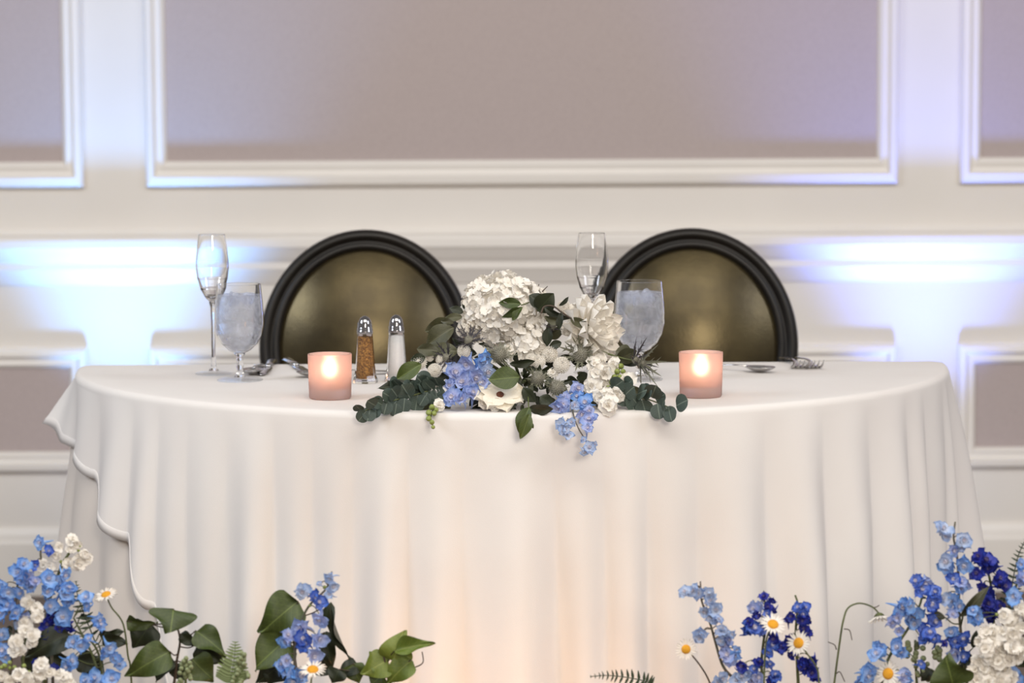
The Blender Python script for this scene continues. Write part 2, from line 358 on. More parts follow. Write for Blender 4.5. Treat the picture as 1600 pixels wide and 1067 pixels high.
def cloth(Rc, top, dropf, flaref, amp, rows, rc=0.03):
    P = perim(Rc, rc); n = len(P); re = 0.011
    mb = MB(); vs = []; rings = []
    inner = []
    for s_ in (0.0, 0.35, 0.7, 0.93):                      # top, as rings shrinking to a point in the half disc
        rings.append([Vector((p.x*s_, -0.3+(p.y+0.3)*s_, top)) for p, _ in P])
    rings.append([Vector((p.x-nn.x*re, p.y-nn.y*re, top)) for p, nn in P])
    for i in range(1, 6):
        q = PI/2*i/5; rings.append([Vector((p.x-nn.x*re*(1-math.sin(q)), p.y-nn.y*re*(1-math.sin(q)), top-re*(1-math.cos(q)))) for p, nn in P])
    info = []
    for p, nn in P:
        a = alpha_pt(p); info.append((p, nn, a, dropf(a), flaref(a), fold(a) if a is not None else 0.35+0.35*math.sin(p.x*34)))
    for i in range(1, rows+1):
        u = i/rows; ring = []
        for p, nn, a, dr, fla, fo in info:
            dd = re + (dr-re)*u
            off = fla*(dd-re) + amp*fo*(1-math.exp(-max(0, dd-0.012)/0.10))*(0.35+0.65*min(1, dd/0.45))
            wob = 0.004*math.sin(dd*9+p.x*11)*min(1, dd/0.2)
            ring.append(Vector((p.x+nn.x*(off+wob), p.y+nn.y*(off+wob), top-dd)))
        rings.append(ring)
    k = len(rings)
    vs = [v for r in rings for v in r]
    fs = [(i*n+j, (i+1)*n+j, (i+1)*n+(j+1)%n, i*n+(j+1)%n) for i in range(k-1) for j in range(n)]
    mb.add(vs, fs); return mb, rings
def g(a, c, s_): return math.exp(-((a-c)/s_)**2)
def drop_over(a):
    if a is None: return 0.16
    if a > 90: return TOP-0.006
    return interp(a, [(-3,0.100),(3,0.095),(10,0.115),(20,0.128),(27,0.145),(31,0.20),(38,0.225),(43,0.32),(48,0.46),(53,TOP-0.006)])
def flare_over(a):
    if a is None: return 0.05
    return 0.03 + 0.70*g(a,0,7) + 0.03*g(a,40,8) + 0.15*g(a,180,14)
mb, rings = cloth(R, TOP+0.004, drop_over, flare_over, 0.033, 64)
main = mb.obj('tablecloth', M['cloth'])
tag(main, 'white tablecloth covering the half-round table, its hem swept up at the left end', 'tablecloth')
WMm = WM[main.name]
sm = main.modifiers.new('thickness', 'SOLIDIFY'); sm.thickness = 0.0012; sm.offset = -1
# hem: a slightly thicker rolled strip along the bottom edge
n_ = len(rings[-1])
hem = MB(); a_, b_ = rings[-1], rings[-2]
col = list(range(80, 108+420)); hv = []
for i in col:
    A = rings[-1][i]; U = (rings[-6][i]-A).normalized(); out_ = Vector((A.x, A.y+0.0, 0)).normalized()*0.0009
    hv += [A-U*0.0004, A-U*0.0004+out_, A+U*0.013+out_, A+U*0.014]
hem.add(hv, [(i*4+j, i*4+j+1, (i+1)*4+j+1, (i+1)*4+j) for i in range(len(col)-1) for j in range(3)]); hem.obj('hem', M['cloth'], main)
def flare_un(a): return 0.05 if a is None else 0.03+0.09*g(a,0,16)+0.04*g(a,180,10)
mb, _ = cloth(R-0.006, TOP-0.001, lambda a: TOP-0.008, flare_un, 0.016, 40)
und = mb.obj('under_cloth', M['under']); tag(und, 'ivory under-cloth showing below the swept-up hem at the left end of the table', 'tablecloth')

# ------------------------------------------------------------------ chairs
def chair(px, Y, rz, label):
    c = at(px, 520, Y); x = c.x+0.2*math.sin(rz)
    t = thing('round_back_chair', (x, Y-0.2, 0), label, 'chair', 'round-backed dark chairs behind the table', rz)
    B = WM[t.name]
    cz = 0.743; rx = 0.199; rz_ = 0.221
    tilt = Matrix.Translation((0, 0.2, cz)) @ Matrix.Rotation(math.radians(-7), 4, 'X')
    # swept oval frame; profile: (outward offset, depth)
    def ring(prof, close=True):
        mb = MB(); n = 96; k = len(prof); vs = []
        for i in range(n):
            q = 2*PI*i/n
            for o_, dp in prof:
                vs.append(((rx+o_)*math.sin(q), dp, (rz_+o_)*math.cos(q)))
        fs = [(i*k+j, i*k+(j+1)%k, ((i+1)%n)*k+(j+1)%k, ((i+1)%n)*k+j) for i in range(n) for j in range(k)]
        mb.add(vs, fs); return mb
    prof = [(0,-0.004),(0,0.014),(-0.006,0.020),(-0.036,0.020),(-0.040,0.014),(-0.040,-0.006),(-0.037,-0.013),(-0.031,-0.016),(-0.026,-0.014),(-0.0235,-0.010),(-0.020,-0.014),(-0.015,-0.019),(-0.009,-0.020),(-0.003,-0.014)]
    ring(prof).obj('back_frame', M['chairblk'], t, M=B @ tilt)
    def pad(sy, bulge):
        mb = MB(); n = 72; m = 14; ax = rx-0.038; az = rz_-0.038; vs = [(0, sy*(0.004+bulge), 0)]; fs = []
        for i in range(1, m+1):
            u = i/m
            for j in range(n):
                q = 2*PI*j/n; vs.append((ax*u*math.sin(q), sy*(0.004+bulge*(1-u**2.1)), az*u*math.cos(q)))
        fs += [(0, 1+j, 1+(j+1)%n) for j in range(n)]
        for i in range(m-1):
            for j in range(n): fs.append((1+i*n+j, 1+(i+1)*n+j, 1+(i+1)*n+(j+1)%n, 1+i*n+(j+1)%n))
        mb.add(vs, fs); return mb
    pad(-1, 0.042).obj('back_pad', M['leather'], t, M=B @ tilt)
    pad(1, 0.012).obj('back_pad', M['leather'], t, M=B @ tilt)
    for s_ in (-1, 1):
        l = MB(); l.tube([(s_*0.10, 0.235, 0.62), (s_*0.12, 0.205, 0.50), (s_*0.155, 0.19, 0.44)], [0.013, 0.016, 0.02], 8); l.obj('back_post', M['chairblk'], t, M=B)
        l = MB(); l.tube([(s_*0.155, 0.19, 0.44), (s_*0.165, 0.21, 0.2), (s_*0.175, 0.25, 0.0)], [0.02, 0.016, 0.011], 10); l.obj('leg', M['chairblk'], t, M=B)
        l = MB(); l.lathe([(0.009,0),(0.012,0.02),(0.02,0.36),(0.024,0.375),(0.02,0.385),(0.024,0.44)], 14, M=Matrix.Translation((s_*0.19,-0.20,0))); l.obj('leg', M['chairblk'], t, M=B)
    def trap(z0, z1, e):
        pts = [(-0.225-e,-0.23-e),(0.225+e,-0.23-e),(0.18+e,0.2+e),(-0.18-e,0.2+e)]
        m2 = MB(); m2.add([(x_,y_,z0) for x_,y_ in pts]+[(x_*0.98,y_*0.98,z1) for x_,y_ in pts], [(3,2,1,0),(4,5,6,7)]+[(i,(i+1)%4,4+(i+1)%4,4+i) for i in range(4)]); return m2
    trap(0.385, 0.435, 0).obj('seat_apron', M['chairblk'], t, smooth=False, M=B)
    so = trap(0.435, 0.485, -0.006).obj('seat_cushion', M['leather'], t, smooth=True, M=B)
    bv = so.modifiers.new('bevel', 'BEVEL'); bv.width = 0.02; bv.segments = 4
chair(572, 0.50, math.radians(3), 'dark round-backed chair standing behind the salt and pepper shakers')
chair(1080, 0.50, math.radians(-3), 'dark round-backed chair standing behind the cutlery at the right')

# ------------------------------------------------------------------ table things
TT = TOP+0.0045
def flute(px, Y, label):
    p = at(px, 580, Y); x = p.x
    t = thing('champagne_flute', (x, Y, TT), label, 'flute', 'champagne flutes'); B = WM[t.name]
    H = 0.226
    b = MB(); out = [(0.0,0.118),(0.006,0.1185),(0.012,0.124),(0.0195,0.138),(0.0245,0.155),(0.0265,0.172),(0.0262,0.185),(0.0245,0.203),(0.0215,H)]
    inn = [(0.0203,H),(0.0233,0.203),(0.025,0.185),(0.0253,0.172),(0.0233,0.156),(0.018,0.140),(0.010,0.128),(0.0,0.124)]
    b.lathe(sup(out+inn), 40); b.obj('bowl', M['glass'], t, M=B)
    s_ = MB(); s_.lathe([(0.0,0.1178),(0.006,0.1178),(0.0042,0.108),(0.0034,0.08),(0.0034,0.03),(0.0045,0.012),(0.008,0.006)][::-1], 20); s_.obj('stem', M['glass'], t, M=B)
    f = MB(); f.lathe(sup([(0.0,0.0),(0.029,0.0),(0.030,0.0012),(0.028,0.0024),(0.012,0.0045),(0.008,0.0058),(0.0,0.0058)]), 36); f.obj('foot', M['thin'], t, M=B)
flute(334, -0.17, 'empty champagne flute at the left end, behind the iced water goblet')
flute(925, -0.18, 'empty champagne flute rising behind the white flowers')
def goblet(px, Y, label, k=1.0, seed=1):
    p = at(px, 590, Y)
    t = thing('water_goblet', (p.x, Y, TT), label, 'goblet', 'goblets of iced water'); B = WM[t.name] @ Matrix.Scale(k, 4)
    H = 0.153
    out = [(0.0,0.043),(0.008,0.0435),(0.017,0.048),(0.028,0.058),(0.0355,0.072),(0.0388,0.088),(0.0388,0.104),(0.0372,0.125),(0.0345,H)]
    inn = [(0.0333,H),(0.0358,0.125),(0.0374,0.104),(0.0373,0.088),(0.0345,0.0725),(0.0270,0.0590),(0.016,0.0492),(0.0075,0.0447),(0.0,0.0443)]
    b = MB(); b.lathe(sup(out+inn), 48); b.obj('bowl', M['glass'], t, M=B)
    s_ = MB(); s_.lathe([(0.009,0.006),(0.006,0.010),(0.0048,0.018),(0.0065,0.024),(0.0050,0.030),(0.0055,0.038),(0.009,0.0428),(0.0,0.0429)], 24); s_.obj('stem', M['glass'], t, M=B)
    f = MB(); f.lathe(sup([(0.0,0.0),(0.0355,0.0),(0.0365,0.0014),(0.034,0.003),(0.015,0.005),(0.009,0.0058),(0.0,0.0058)]), 40); f.obj('foot', M['thin'], t, M=B)
    wv = [(max(0,r-0.0004), z+(0.0005 if i else 0)) for i, (r, z) in enumerate(inn[::-1][:-1])]
    wt = MB(); wt.lathe(wv[:-1]+[(0.0355,0.128),(0.0345,0.136),(0.0,0.1365)], 40); wo = wt.obj('water', M['icy'], t, M=B)
    rr = random.Random(seed)
    for i in range(4):
        q = i*1.7+rr.random(); e = MB(); e.box((-0.0085,)*3, (0.0085,)*3)
        Mi = B @ Matrix.Translation((0.015*math.cos(q), 0.015*math.sin(q), 0.127+0.004*rr.random())) @ Matrix.Rotation(rr.random()*3, 4, Vector((rr.random(), rr.random(), 0.4)).normalized())
        io = e.obj('ice_cube', M['icy'], t, smooth=False, M=Mi); bv = io.modifiers.new('b', 'BEVEL'); bv.width = 0.003; bv.segments = 2
goblet(375, -0.27, 'stemmed goblet of iced water at the left end of the table', 1.0, 1)
goblet(999, -0.29, 'stemmed goblet of iced water beside the white flowers', 1.02, 5)

def votive(px, Y, label):
    p = at(px, 626, Y)
    t = thing('votive_candle_holder', (p.x, Y, TT), label, 'candle', 'frosted votives on the table'); B = WM[t.name]
    H = 0.0665
    b = MB(); b.lathe([(0.0,0.0),(0.029,0.0),(0.0312,0.002),(0.0318,0.02),(0.0328,H-0.001),(0.0322,H),(0.0305,H),(0.0300,H-0.002),(0.0292,0.0165),(0.0285,0.015),(0.0,0.0145)], 48); b.obj('glass_cup', M['frost'], t, M=B)
    c = MB(); c.lathe([(0.0,0.0148),(0.019,0.0148),(0.0192,0.029),(0.017,0.030),(0.0,0.029)], 28); c.obj('tealight', M['wax'], t, M=B)
    wk = MB(); wk.tube([(0,0,0.029),(0.0004,0,0.034)], 0.0007, 6); wk.obj('wick', M['black'], t, M=B)
    f = MB(); f.lathe([(0.0,0.032),(0.0058,0.035),(0.0082,0.040),(0.0076,0.045),(0.0045,0.051),(0.0,0.056)], 16); f.obj('flame', M['flame'], t, M=B)
    l = bpy.data.lights.new('candle_light', 'POINT'); l.energy = 0.012; l.color = (1.0,0.55,0.25); l.shadow_soft_size = 0.006
    o = bpy.data.objects.new('candle_light', l); C.objects.link(o); o.parent = t; o.location = (0,0,0.063)
votive(516, -0.525, 'lit frosted pink votive candle left of the flowers, by the shakers')
votive(1095, -0.525, 'lit frosted pink votive candle right of the flowers, by the spoon')

def shaker(px, Y, fill, name, label):
    p = at(px, 598, Y)
    t = thing(name, (p.x, Y, TT), label, 'shaker', None, 0.2); B = WM[t.name]
    prof = [(0.0,0.0),(0.0195,0.0),(0.0195,0.004),(0.0172,0.012),(0.0152,0.028),(0.0128,0.065),(0.0118,0.079),(0.0,0.079)]
    b = MB(); b.lathe(prof+[], 8)
    b.obj('glass_body', M['glass'], t, smooth=False, M=B)
    fi = MB(); fi.lathe([(0.0,0.006),(0.0108,0.006),(0.0104,0.03),(0.0092,0.072),(0.0,0.074)], 16); fi.obj('fill', fill, t, M=B)
    c = MB(); c.lathe([(0.0125,0.077),(0.0128,0.081),(0.0118,0.0822),(0.0122,0.085),(0.0112,0.0865),(0.0112,0.090),(0.0098,0.097),(0.0072,0.1015),(0.003,0.1045),(0.0,0.105)], 28); co = c.obj('cap', M['chrome'], t, M=B)
    for i in range(5):
        q = 2*PI*i/5; h = MB(); h.ball((0.005*math.cos(q),0.005*math.sin(q),0.1028), 0.0006, 6, 4); h.obj('hole', M['black'], co, M=B)
shaker(571, -0.31, M['pepper'], 'pepper_shaker', 'faceted glass shaker of ground pepper with a chrome cap')
shaker(620, -0.29, M['salt'], 'salt_shaker', 'faceted glass shaker of white salt with a chrome cap')

# cutlery (local: y forward from handle end to tip)
def strip(pts, th=0.0016):
    """pts: (y, halfwidth, z) with rounded section"""
    mb = MB(); k = len(pts); vs = []
    for y, hw, z in pts:
        vs += [(-hw,y,z),(-hw*0.6,y,z+th*0.7),(hw*0.6,y,z+th*0.7),(hw,y,z),(hw*0.6,y,z-th*0.5),(-hw*0.6,y,z-th*0.5)]
    fs = [(i*6+j, i*6+(j+1)%6, (i+1)*6+(j+1)%6, (i+1)*6+j) for i in range(k-1) for j in range(6)]
    fs += [tuple(range(5,-1,-1)), tuple((k-1)*6+j for j in range(6))]
    mb.add(vs, fs); return mb
HANDLE = [(0,0.004,0.0025),(0.004,0.009,0.0025),(0.015,0.0105,0.0035),(0.05,0.007,0.006),(0.09,0.0035,0.009),(0.12,0.0032,0.009)]
def place(name, loc, ang, label, cat, group=None):
    t = thing(name, (loc[0], loc[1], TT), label, cat, group, ang); return t, WM[t.name]
def fork(loc, ang, label, k=1.0):
    t, B = place('fork', loc, ang, label, 'fork', 'forks at the right place setting'); B = B @ Matrix.Scale(k, 4)
    strip(HANDLE+[(0.135,0.006,0.004),(0.145,0.0115,0.0018),(0.152,0.0125,0.0016)]).obj('handle', M['steel'], t, M=B)
    for i in range(4):
        xx = -0.0108+0.0072*i
        m = MB(); m.tube([(xx,0.150,0.0016),(xx,0.164,0.0035),(xx,0.178,0.0085),(xx,0.190,0.0165)], [0.002,0.0018,0.0015,0.0008], 6); m.obj('tine', M['steel'], t, M=B)
def spoon(loc, ang, label, k=1.0):
    t, B = place('spoon', loc, ang, label, 'spoon'); B = B @ Matrix.Scale(k, 4)
    strip(HANDLE).obj('handle', M['steel'], t, M=B)
    m = MB()
    def P(u, v):
        q = 2*PI*v; y = 0.144+0.027*u*math.cos(q); hw = 0.0185*u*math.sin(q)*(1+0.15*math.cos(q)); return (hw, y, 0.002+0.0075*u**2)
    m.grid(P, 8, 28); so = m.obj('spoon_bowl', M['steel'], t, M=B); sd = so.modifiers.new('s', 'SOLIDIFY'); sd.thickness = 0.0012
def knife(loc, ang, label):
    t, B = place('knife', loc, ang, label, 'knife')
    strip([(0,0.005,0.004),(0.005,0.0085,0.004),(0.06,0.0065,0.004),(0.10,0.0055,0.004)], 0.004).obj('handle', M['steel'], t, M=B)
    strip([(0.10,0.0055,0.003),(0.11,0.009,0.0025),(0.19,0.009,0.0025),(0.215,0.005,0.0025),(0.22,0.001,0.0025)], 0.0012).obj('blade', M['steel'], t, M=B)
def onT(px, py):
    d_ = CR.to_3x3() @ Vector(((px-800)/FPX, -(py-533.5)/FPX, -1.0)); t_ = (TT-CAM.z)/d_.z; q = CAM+d_*t_; return (q.x, q.y)
def lie(fn, a, b, L, label, **kw):
    """tip at pixel b, handle end toward pixel a"""
    A = Vector(onT(*a)); Bp = Vector(onT(*b)); dr = (Bp-A).normalized(); st = Bp-dr*L
    fn((st.x, st.y), math.atan2(-dr.x, dr.y), label, **kw)
lie(fork, (1226,563), (1254,579), 0.19, 'steel fork at the right, nearer the spoon, tines toward the camera')
lie(fork, (1250,563), (1277,579), 0.19, 'steel fork at the far right, tines toward the camera')
lie(spoon, (1080,574), (1209,583), 0.171, 'steel spoon lying crosswise beside the right votive candle')
lie(spoon, (600,584), (464,590), 0.171, 'steel spoon lying crosswise behind the left votive candle')
lie(knife, (447,564), (482,585), 0.22, 'steel knife lying behind the left votive candle')
lie(spoon, (418,563), (391,588), 0.171, 'steel spoon lying behind the left goblet of iced water')
lie(knife, (430,563), (408,588), 0.22, 'steel knife lying beside the spoon behind the left goblet')

# ------------------------------------------------------------------ plant shapes
def petal_P(L, W, cup, curl, tip=0.5, base=0.25, ruffle=0.0, seed=0):
    rr = random.Random(seed); ph = rr.random()*6
    def P(u, v):
        s_ = (v-0.5)*2
        wd = base + (1-base)*math.sin(PI*min(1, u**0.75*0.98)*0.5 + 0) if u < 0.6 else None
        wd = (base+(1-base)*math.sin(PI/2*min(1, u/0.6)))*(1 if u < 0.6 else max(0.02, 1-((u-0.6)/0.4)**(1+tip*2))**0.6)
        x = s_*W*0.5*wd; y = L*u*(1-0.06*s_*s_)
        z = cup*L*(s_*s_)*u*0.5 + curl*L*u*u + ruffle*L*math.sin(s_*4+ph+u*5)*u
        return (x, y, z)
    return P
def ring_petals(mb, n, L, W, cup, curl, tilt, mi=0, z=0, r0=0.0, jit=0.15, tip=0.5, base=0.25, nu=4, nv=4, ruffle=0.03, seed=0, off=0.0):
    rr = random.Random(seed)
    for i in range(n):
        a = 2*PI*(i/n)+off+rr.uniform(-jit, jit)*1.2
        T = Matrix.Rotation(a, 4, 'Z') @ Matrix.Translation((0, r0, z)) @ Matrix.Rotation(tilt+rr.uniform(-jit, jit), 4, 'X') @ Matrix.Scale(rr.uniform(1-jit, 1+jit*0.6), 4)
        mb.grid(petal_P(L, W, cup, curl, tip, base, ruffle, seed*17+i), nu, nv, mi, T)
MESH = {}
def delph(key, m, eye):        # unit: radius about 1
    out = []
    for s_ in range(6):
        mb = MB(); ring_petals(mb, 5, 1.0, 0.98, 0.45, -0.2, 0.42, 0, seed=s_+3, tip=0.38, ruffle=0.13, base=0.3, jit=0.28, nu=5, nv=5)
        ring_petals(mb, 3, 0.7, 0.7, 0.5, -0.1, 0.75, 0, z=0.04, seed=s_+13, tip=0.5, ruffle=0.15, base=0.3, jit=0.4, off=0.7)
        ring_petals(mb, 4, 0.42, 0.36, 0.4, 0.1, 0.9, 1, z=0.05, seed=s_+30, off=0.4)
        mb.tube([(0,0,0.05),(0,-0.05,-0.5),(0,-0.3,-1.0),(0,-0.62,-1.25)], [0.22,0.16,0.09,0.03], 6, 0)
        out.append(mb.mesh('floret_'+key, [m, eye]))
    MESH[key] = out
for k_, m_, e_ in (('sky','skyb','bee'),('pale','paleb','bee'),('lav','lav','bee'),('deep','deepb','beed'),('mid','midb','bee')): delph(k_, M[m_], M[e_])
def mk_stock():
    out = []
    for s_ in range(4):
        mb = MB(); ring_petals(mb, 5, 1.0, 1.1, 0.2, -0.22, 0.25, seed=s_+50, tip=1.0, ruffle=0.12, jit=0.25, base=0.3, nu=5, nv=5)
        ring_petals(mb, 5, 0.75, 0.8, 0.3, -0.1, 0.65, z=0.1, seed=s_+60, tip=1.0, ruffle=0.12, jit=0.3, off=0.6)
        ring_petals(mb, 3, 0.45, 0.5, 0.4, 0.0, 1.1, z=0.12, seed=s_+70, tip=0.0, ruffle=0.1, jit=0.3)
        mb.ball((0,0,-0.16), 0.2, 8, 5, 1); out.append(mb.mesh('stock_floret', [M['white'], M['bud']]))
    MESH['stock'] = out
mk_stock()
def mk_hyd():
    out = []
    for s_ in range(4):
        mb = MB(); ring_petals(mb, 4, 1.0, 1.1, 0.22, -0.1, 0.3, seed=s_+80, tip=0.6, ruffle=0.09, jit=0.3, base=0.3, nu=5)
        mb.ball((0,0,0.06), 0.1, 6, 4); out.append(mb.mesh('hydrangea_floret', M['white']))
    MESH['hyd'] = out
mk_hyd()
def mk_button():
    out = []
    for s_ in range(3):
        rr = random.Random(s_+5); mb = MB(); mb.ball((0,0,0), 0.86, 14, 9, 0)
        for i in range(120):
            zc = 1-2*(i+0.5)/150.0; q = i*2.39996
            if zc < -0.75: continue
            r_ = math.sqrt(1-zc*zc); dv = Vector((r_*math.cos(q), r_*math.sin(q), zc))
            T = Matrix.Translation(dv*0.80) @ dv.to_track_quat('Z', 'Y').to_matrix().to_4x4() @ Matrix.Rotation(0.5, 4, 'X')
            mb.grid(petal_P(0.34, 0.26, 0.8, 0.2, 0.1, 0.5), 2, 2, 0, T)
        out.append(mb.mesh('button_bloom', M['white']))
    MESH['button'] = out
mk_button()
def mk_petal(key, L, W, cup, curl, tip, m, base=0.3, ruffle=0.02, nv=4, nu=6):
    mb = MB(); mb.grid(petal_P(L, W, cup, curl, tip, base, ruffle, 4), nu, nv); MESH[key] = [mb.mesh('petal_'+key, m)]
mk_petal('dahlia', 1.0, 0.46, 0.5, 0.10, 0.35, M['white'])
mk_petal('lily', 1.0, 0.85, 0.3, -0.2, 0.45, M['cream'], base=0.2, ruffle=0.04)
mk_petal('daisy', 1.0, 0.24, 0.3, -0.08, 0.1, M['white'], base=0.5, ruffle=0.02, nv=2, nu=4)
def mk_bract(key, m):
    mb = MB(); mb.grid(lambda u, v: ((v-0.5)*0.16*(1-u)**0.7*(0.5+1.2*u if u < .4 else 1), u, 0.12*u*u+0.10*abs(v-0.5)*(1-u)), 5, 2)
    for u0, s_ in ((0.35,1),(0.35,-1),(0.55,1),(0.6,-1)): mb.add([(s_*0.03,u0,0.03),(s_*0.03,u0+0.09,0.03),(s_*0.16,u0+0.17,0.06)], [(0,1,2)])
    MESH[key] = [mb.mesh('bract', m)]
mk_bract('bract', M['bract']); mk_bract('bractd', M['bractd'])
def mk_thistle():
    mb = MB(); mb.ball((0,0,0), 0.82, 14, 10, 0, (1,1,1.15))
    for i in range(170):
        zc = 1-2*(i+0.5)/215.0; q = i*2.39996
        r_ = math.sqrt(1-zc*zc); dv = Vector((r_*math.cos(q), r_*math.sin(q), zc*1.15)); b = dv*0.78; a = dv.orthogonal().normalized()*0.075; c_ = dv.cross(a).normalized()*0.075
        mb.add([b+a, b-a*0.5+c_, b-a*0.5-c_, dv*1.3], [(0,1,3),(1,2,3),(2,0,3)])
    MESH['thistle'] = [mb.mesh('thistle_head', M['thistle'], smooth=False)]
mk_thistle()
# leaves: unit length along y, x half width about 0.5 (scaled later), slight fold and curl
def leafmesh(key, wf, m, fold_=0.18, curl=-0.25, twist=0.0, wave=0.03):
    mb = MB()
    def P(u, v):
        s_ = (v-0.5)*2; w_ = wf(u); x = s_*w_*0.5
        z = fold_*abs(s_)*w_*0.6 + curl*(u-0.35)**2 + wave*math.sin(u*9+s_*2)*abs(s_)
        return (x, u, z)
    def Pt(u, v):
        x, y, z = P(u, v); a = twist*(u-0.2); return (x*math.cos(a)-z*math.sin(a), y, x*math.sin(a)+z*math.cos(a))
    mb.grid(Pt, 14, 8); MESH.setdefault(key, []).append(mb.mesh('leaf_'+key, m))
def heart(u):
    return 0.02+1.06*max(0, math.sin(PI*min(1, u**0.55)))**(0.7 if u < 0.35 else 0.95)*(1-0.18*u)
def ovate(u): return 0.02+max(0, math.sin(PI*u**0.85))**0.85
def rnd(u): return 0.04+2*math.sqrt(max(0, 0.25-(u-0.5)**2))
def lance(u): return 0.02+max(0, math.sin(PI*u**0.8))**1.1
for k_, m_ in (('ivy','ivy'),('ivydark','ivydark'),('ivylight','ivylight')):
    leafmesh(k_, heart, M[m_], 0.16, -0.42, 0.5, 0.09); leafmesh(k_, heart, M[m_], 0.28, -0.3, -0.6, 0.08)
leafmesh('ovate', ovate, M['ivy'], 0.12, -0.2); leafmesh('ovate', ovate, M['ivy'], 0.2, -0.12, 0.3)
leafmesh('ovdark', ovate, M['ivydark'], 0.12, -0.2); leafmesh('ovdark', ovate, M['ivydark'], 0.2, -0.3, -0.3)
leafmesh('olive', ovate, M['olive'], 0.12, -0.2); leafmesh('olive', ovate, M['olive'], 0.2, -0.3, 0.4)
leafmesh('euc', rnd, M['euc'], 0.08, -0.15, 0, 0.01)
leafmesh('lance', lance, M['olive'], 0.25, -0.3, 0.5)
rnp = random.Random(21)
def pick(k): return rnp.choice(MESH[k])
def orient(p, facing, sc, spin=None):
    q = Vector(facing).normalized().to_track_quat('Z', 'Y').to_matrix().to_4x4()
    return Matrix.Translation(p) @ q @ Matrix.Rotation(rnp.random()*6.28 if spin is None else spin, 4, 'Z') @ Matrix.Diagonal((*(sc if isinstance(sc, tuple) else (sc,sc,sc)), 1))
def toward(p, jx=0.0, jz=0.0, jit=0.35):
    d_ = (CAM-p).normalized(); return d_ + Vector((jx+rnp.uniform(-jit,jit), 0, jz+rnp.uniform(-jit,jit)))
def leaf(parent, key, b, t, wpx, Y, dY=0.0, roll=0.0, name='leaf', v=None):
    """b, t: pixel of base and tip; wpx: full width in pixels"""
    B = at(b[0], b[1], Y); T = at(t[0], t[1], Y+dY); ax = T-B; L = ax.length; y = ax.normalized()
    z = (CAM-B).normalized(); z = (z-y*z.dot(y)).normalized(); x = y.cross(z); wd = wpx/ppm(Y)
    Mx = Matrix(((x.x*wd, y.x*L, z.x*L, B.x), (x.y*wd, y.y*L, z.y*L, B.y), (x.z*wd, y.z*L, z.z*L, B.z), (0,0,0,1)))
    Rr = Matrix.Translation(B) @ Matrix.Rotation(roll, 4, y) @ Matrix.Translation(-B)
    me = MESH[key][v % len(MESH[key])] if v is not None else pick(key)
    return link(me, name, Rr @ Mx, parent)
def smooth_path(pts, k=6):
    pts = [Vector(p) for p in pts]
    if len(pts) < 3: return pts
    out = []
    P = [pts[0]*2-pts[1]]+pts+[pts[-1]*2-pts[-2]]
    for i in range(1, len(P)-2):
        a, b, c_, d_ = P[i-1], P[i], P[i+1], P[i+2]
        for j in range(k):
            t = j/k; out.append(0.5*((2*b)+(c_-a)*t+(2*a-5*b+4*c_-d_)*t*t+(3*b-a-3*c_+d_)*t**3))
    out.append(pts[-1]); return out
def stem_mesh(parent, pts, r0, r1, m, name='stem', n=6):
    pp = smooth_path(pts); k = len(pp)
    mb = MB(); mb.tube(pp, [r0+(r1-r0)*i/(k-1) for i in range(k)], n); return mb.obj(name, m, parent)
def ground_path(pix, Y, Yb=None):
    """pixel polyline (top to bottom), then on down to the floor"""
    Q = [at(x, y, Y) for x, y in pix]; e = Q[-1]
    dr = (Q[-1]-Q[-2]).normalized() if len(Q) > 1 else Vector((0,0,-1))
    base = Vector((e.x + dr.x*0.12, Y if Yb is None else Yb, 0.0))
    return Q + [e+Vector((dr.x*0.03, 0, -0.035)), Vector(((e.x+base.x)/2+dr.x*0.02, (e.y+base.y)/2, e.z*0.5)), base], base

# ------------------------------------------------------------------ the bouquet on the table
def cp(cx, cy): return (540+cx*0.3375, 400+cy*0.3375)       # measured in an enlarged crop
def Yb(py): return interp(py, [(430,-0.575),(520,-0.62),(600,-0.665),(650,-0.715),(665,-0.755),(720,-0.765)])
c0 = at(815, 630, -0.62)
bq = thing('bridal_bouquet', (c0.x, -0.62, TT), 'white and blue bridal bouquet with eucalyptus and thistles lying at the table centre', 'bouquet')
def bp(cx, cy, dy=0.0):
    x, y = cp(cx, cy); return at(x, y, Yb(y)+dy)
# stem bundle
sb = MB()
for i in range(16):
    q = i*2.4; rr_ = 0.004*math.sqrt(i); ex = c0.x+rr_*math.cos(q)
    sb.tube([(c0.x+0.06*math.cos(q), -0.61+0.02*math.sin(q), 0.82+0.02*math.sin(q)), (ex, -0.52, 0.788+rr_*math.sin(q)*0.6), (ex-0.01+0.05*math.cos(q)*0.5, -0.40, 0.780+rr_*math.sin(q)*0.6)], 0.0025, 6)
sb.obj('stem_bundle', M['stem'], bq)
# hydrangea
hc = at(786, 486, -0.585); hr = Vector((0.060, 0.052, 0.052))
core = MB(); core.ball((0,0,0), 1, 20, 14, 0, tuple(hr*0.84)); hy = core.obj('hydrangea_bloom', M['white'], bq, M=Matrix.Translation(hc))
for i in range(270):
    zc = 1-2*(i+0.5)/270; q = i*2.39996; r_ = math.sqrt(1-zc*zc); dv = Vector((r_*math.cos(q), r_*math.sin(q), zc))
    if dv.y > 0.45: continue
    bmp = 1+0.07*math.sin(q*3+zc*5)
    p = hc + Vector((dv.x*hr.x, dv.y*hr.y, dv.z*hr.z))*bmp
    nrm = Vector((dv.x/hr.x, dv.y/hr.y, dv.z/hr.z)).normalized()+Vector((rnp.uniform(-.6,.6), rnp.uniform(-.6,.6), rnp.uniform(-.6,.6)))
    link(pick('hyd'), 'floret', orient(p, nrm, rnp.uniform(0.0085, 0.0112)), hy)
hc2 = bp(850, 395, 0.005)
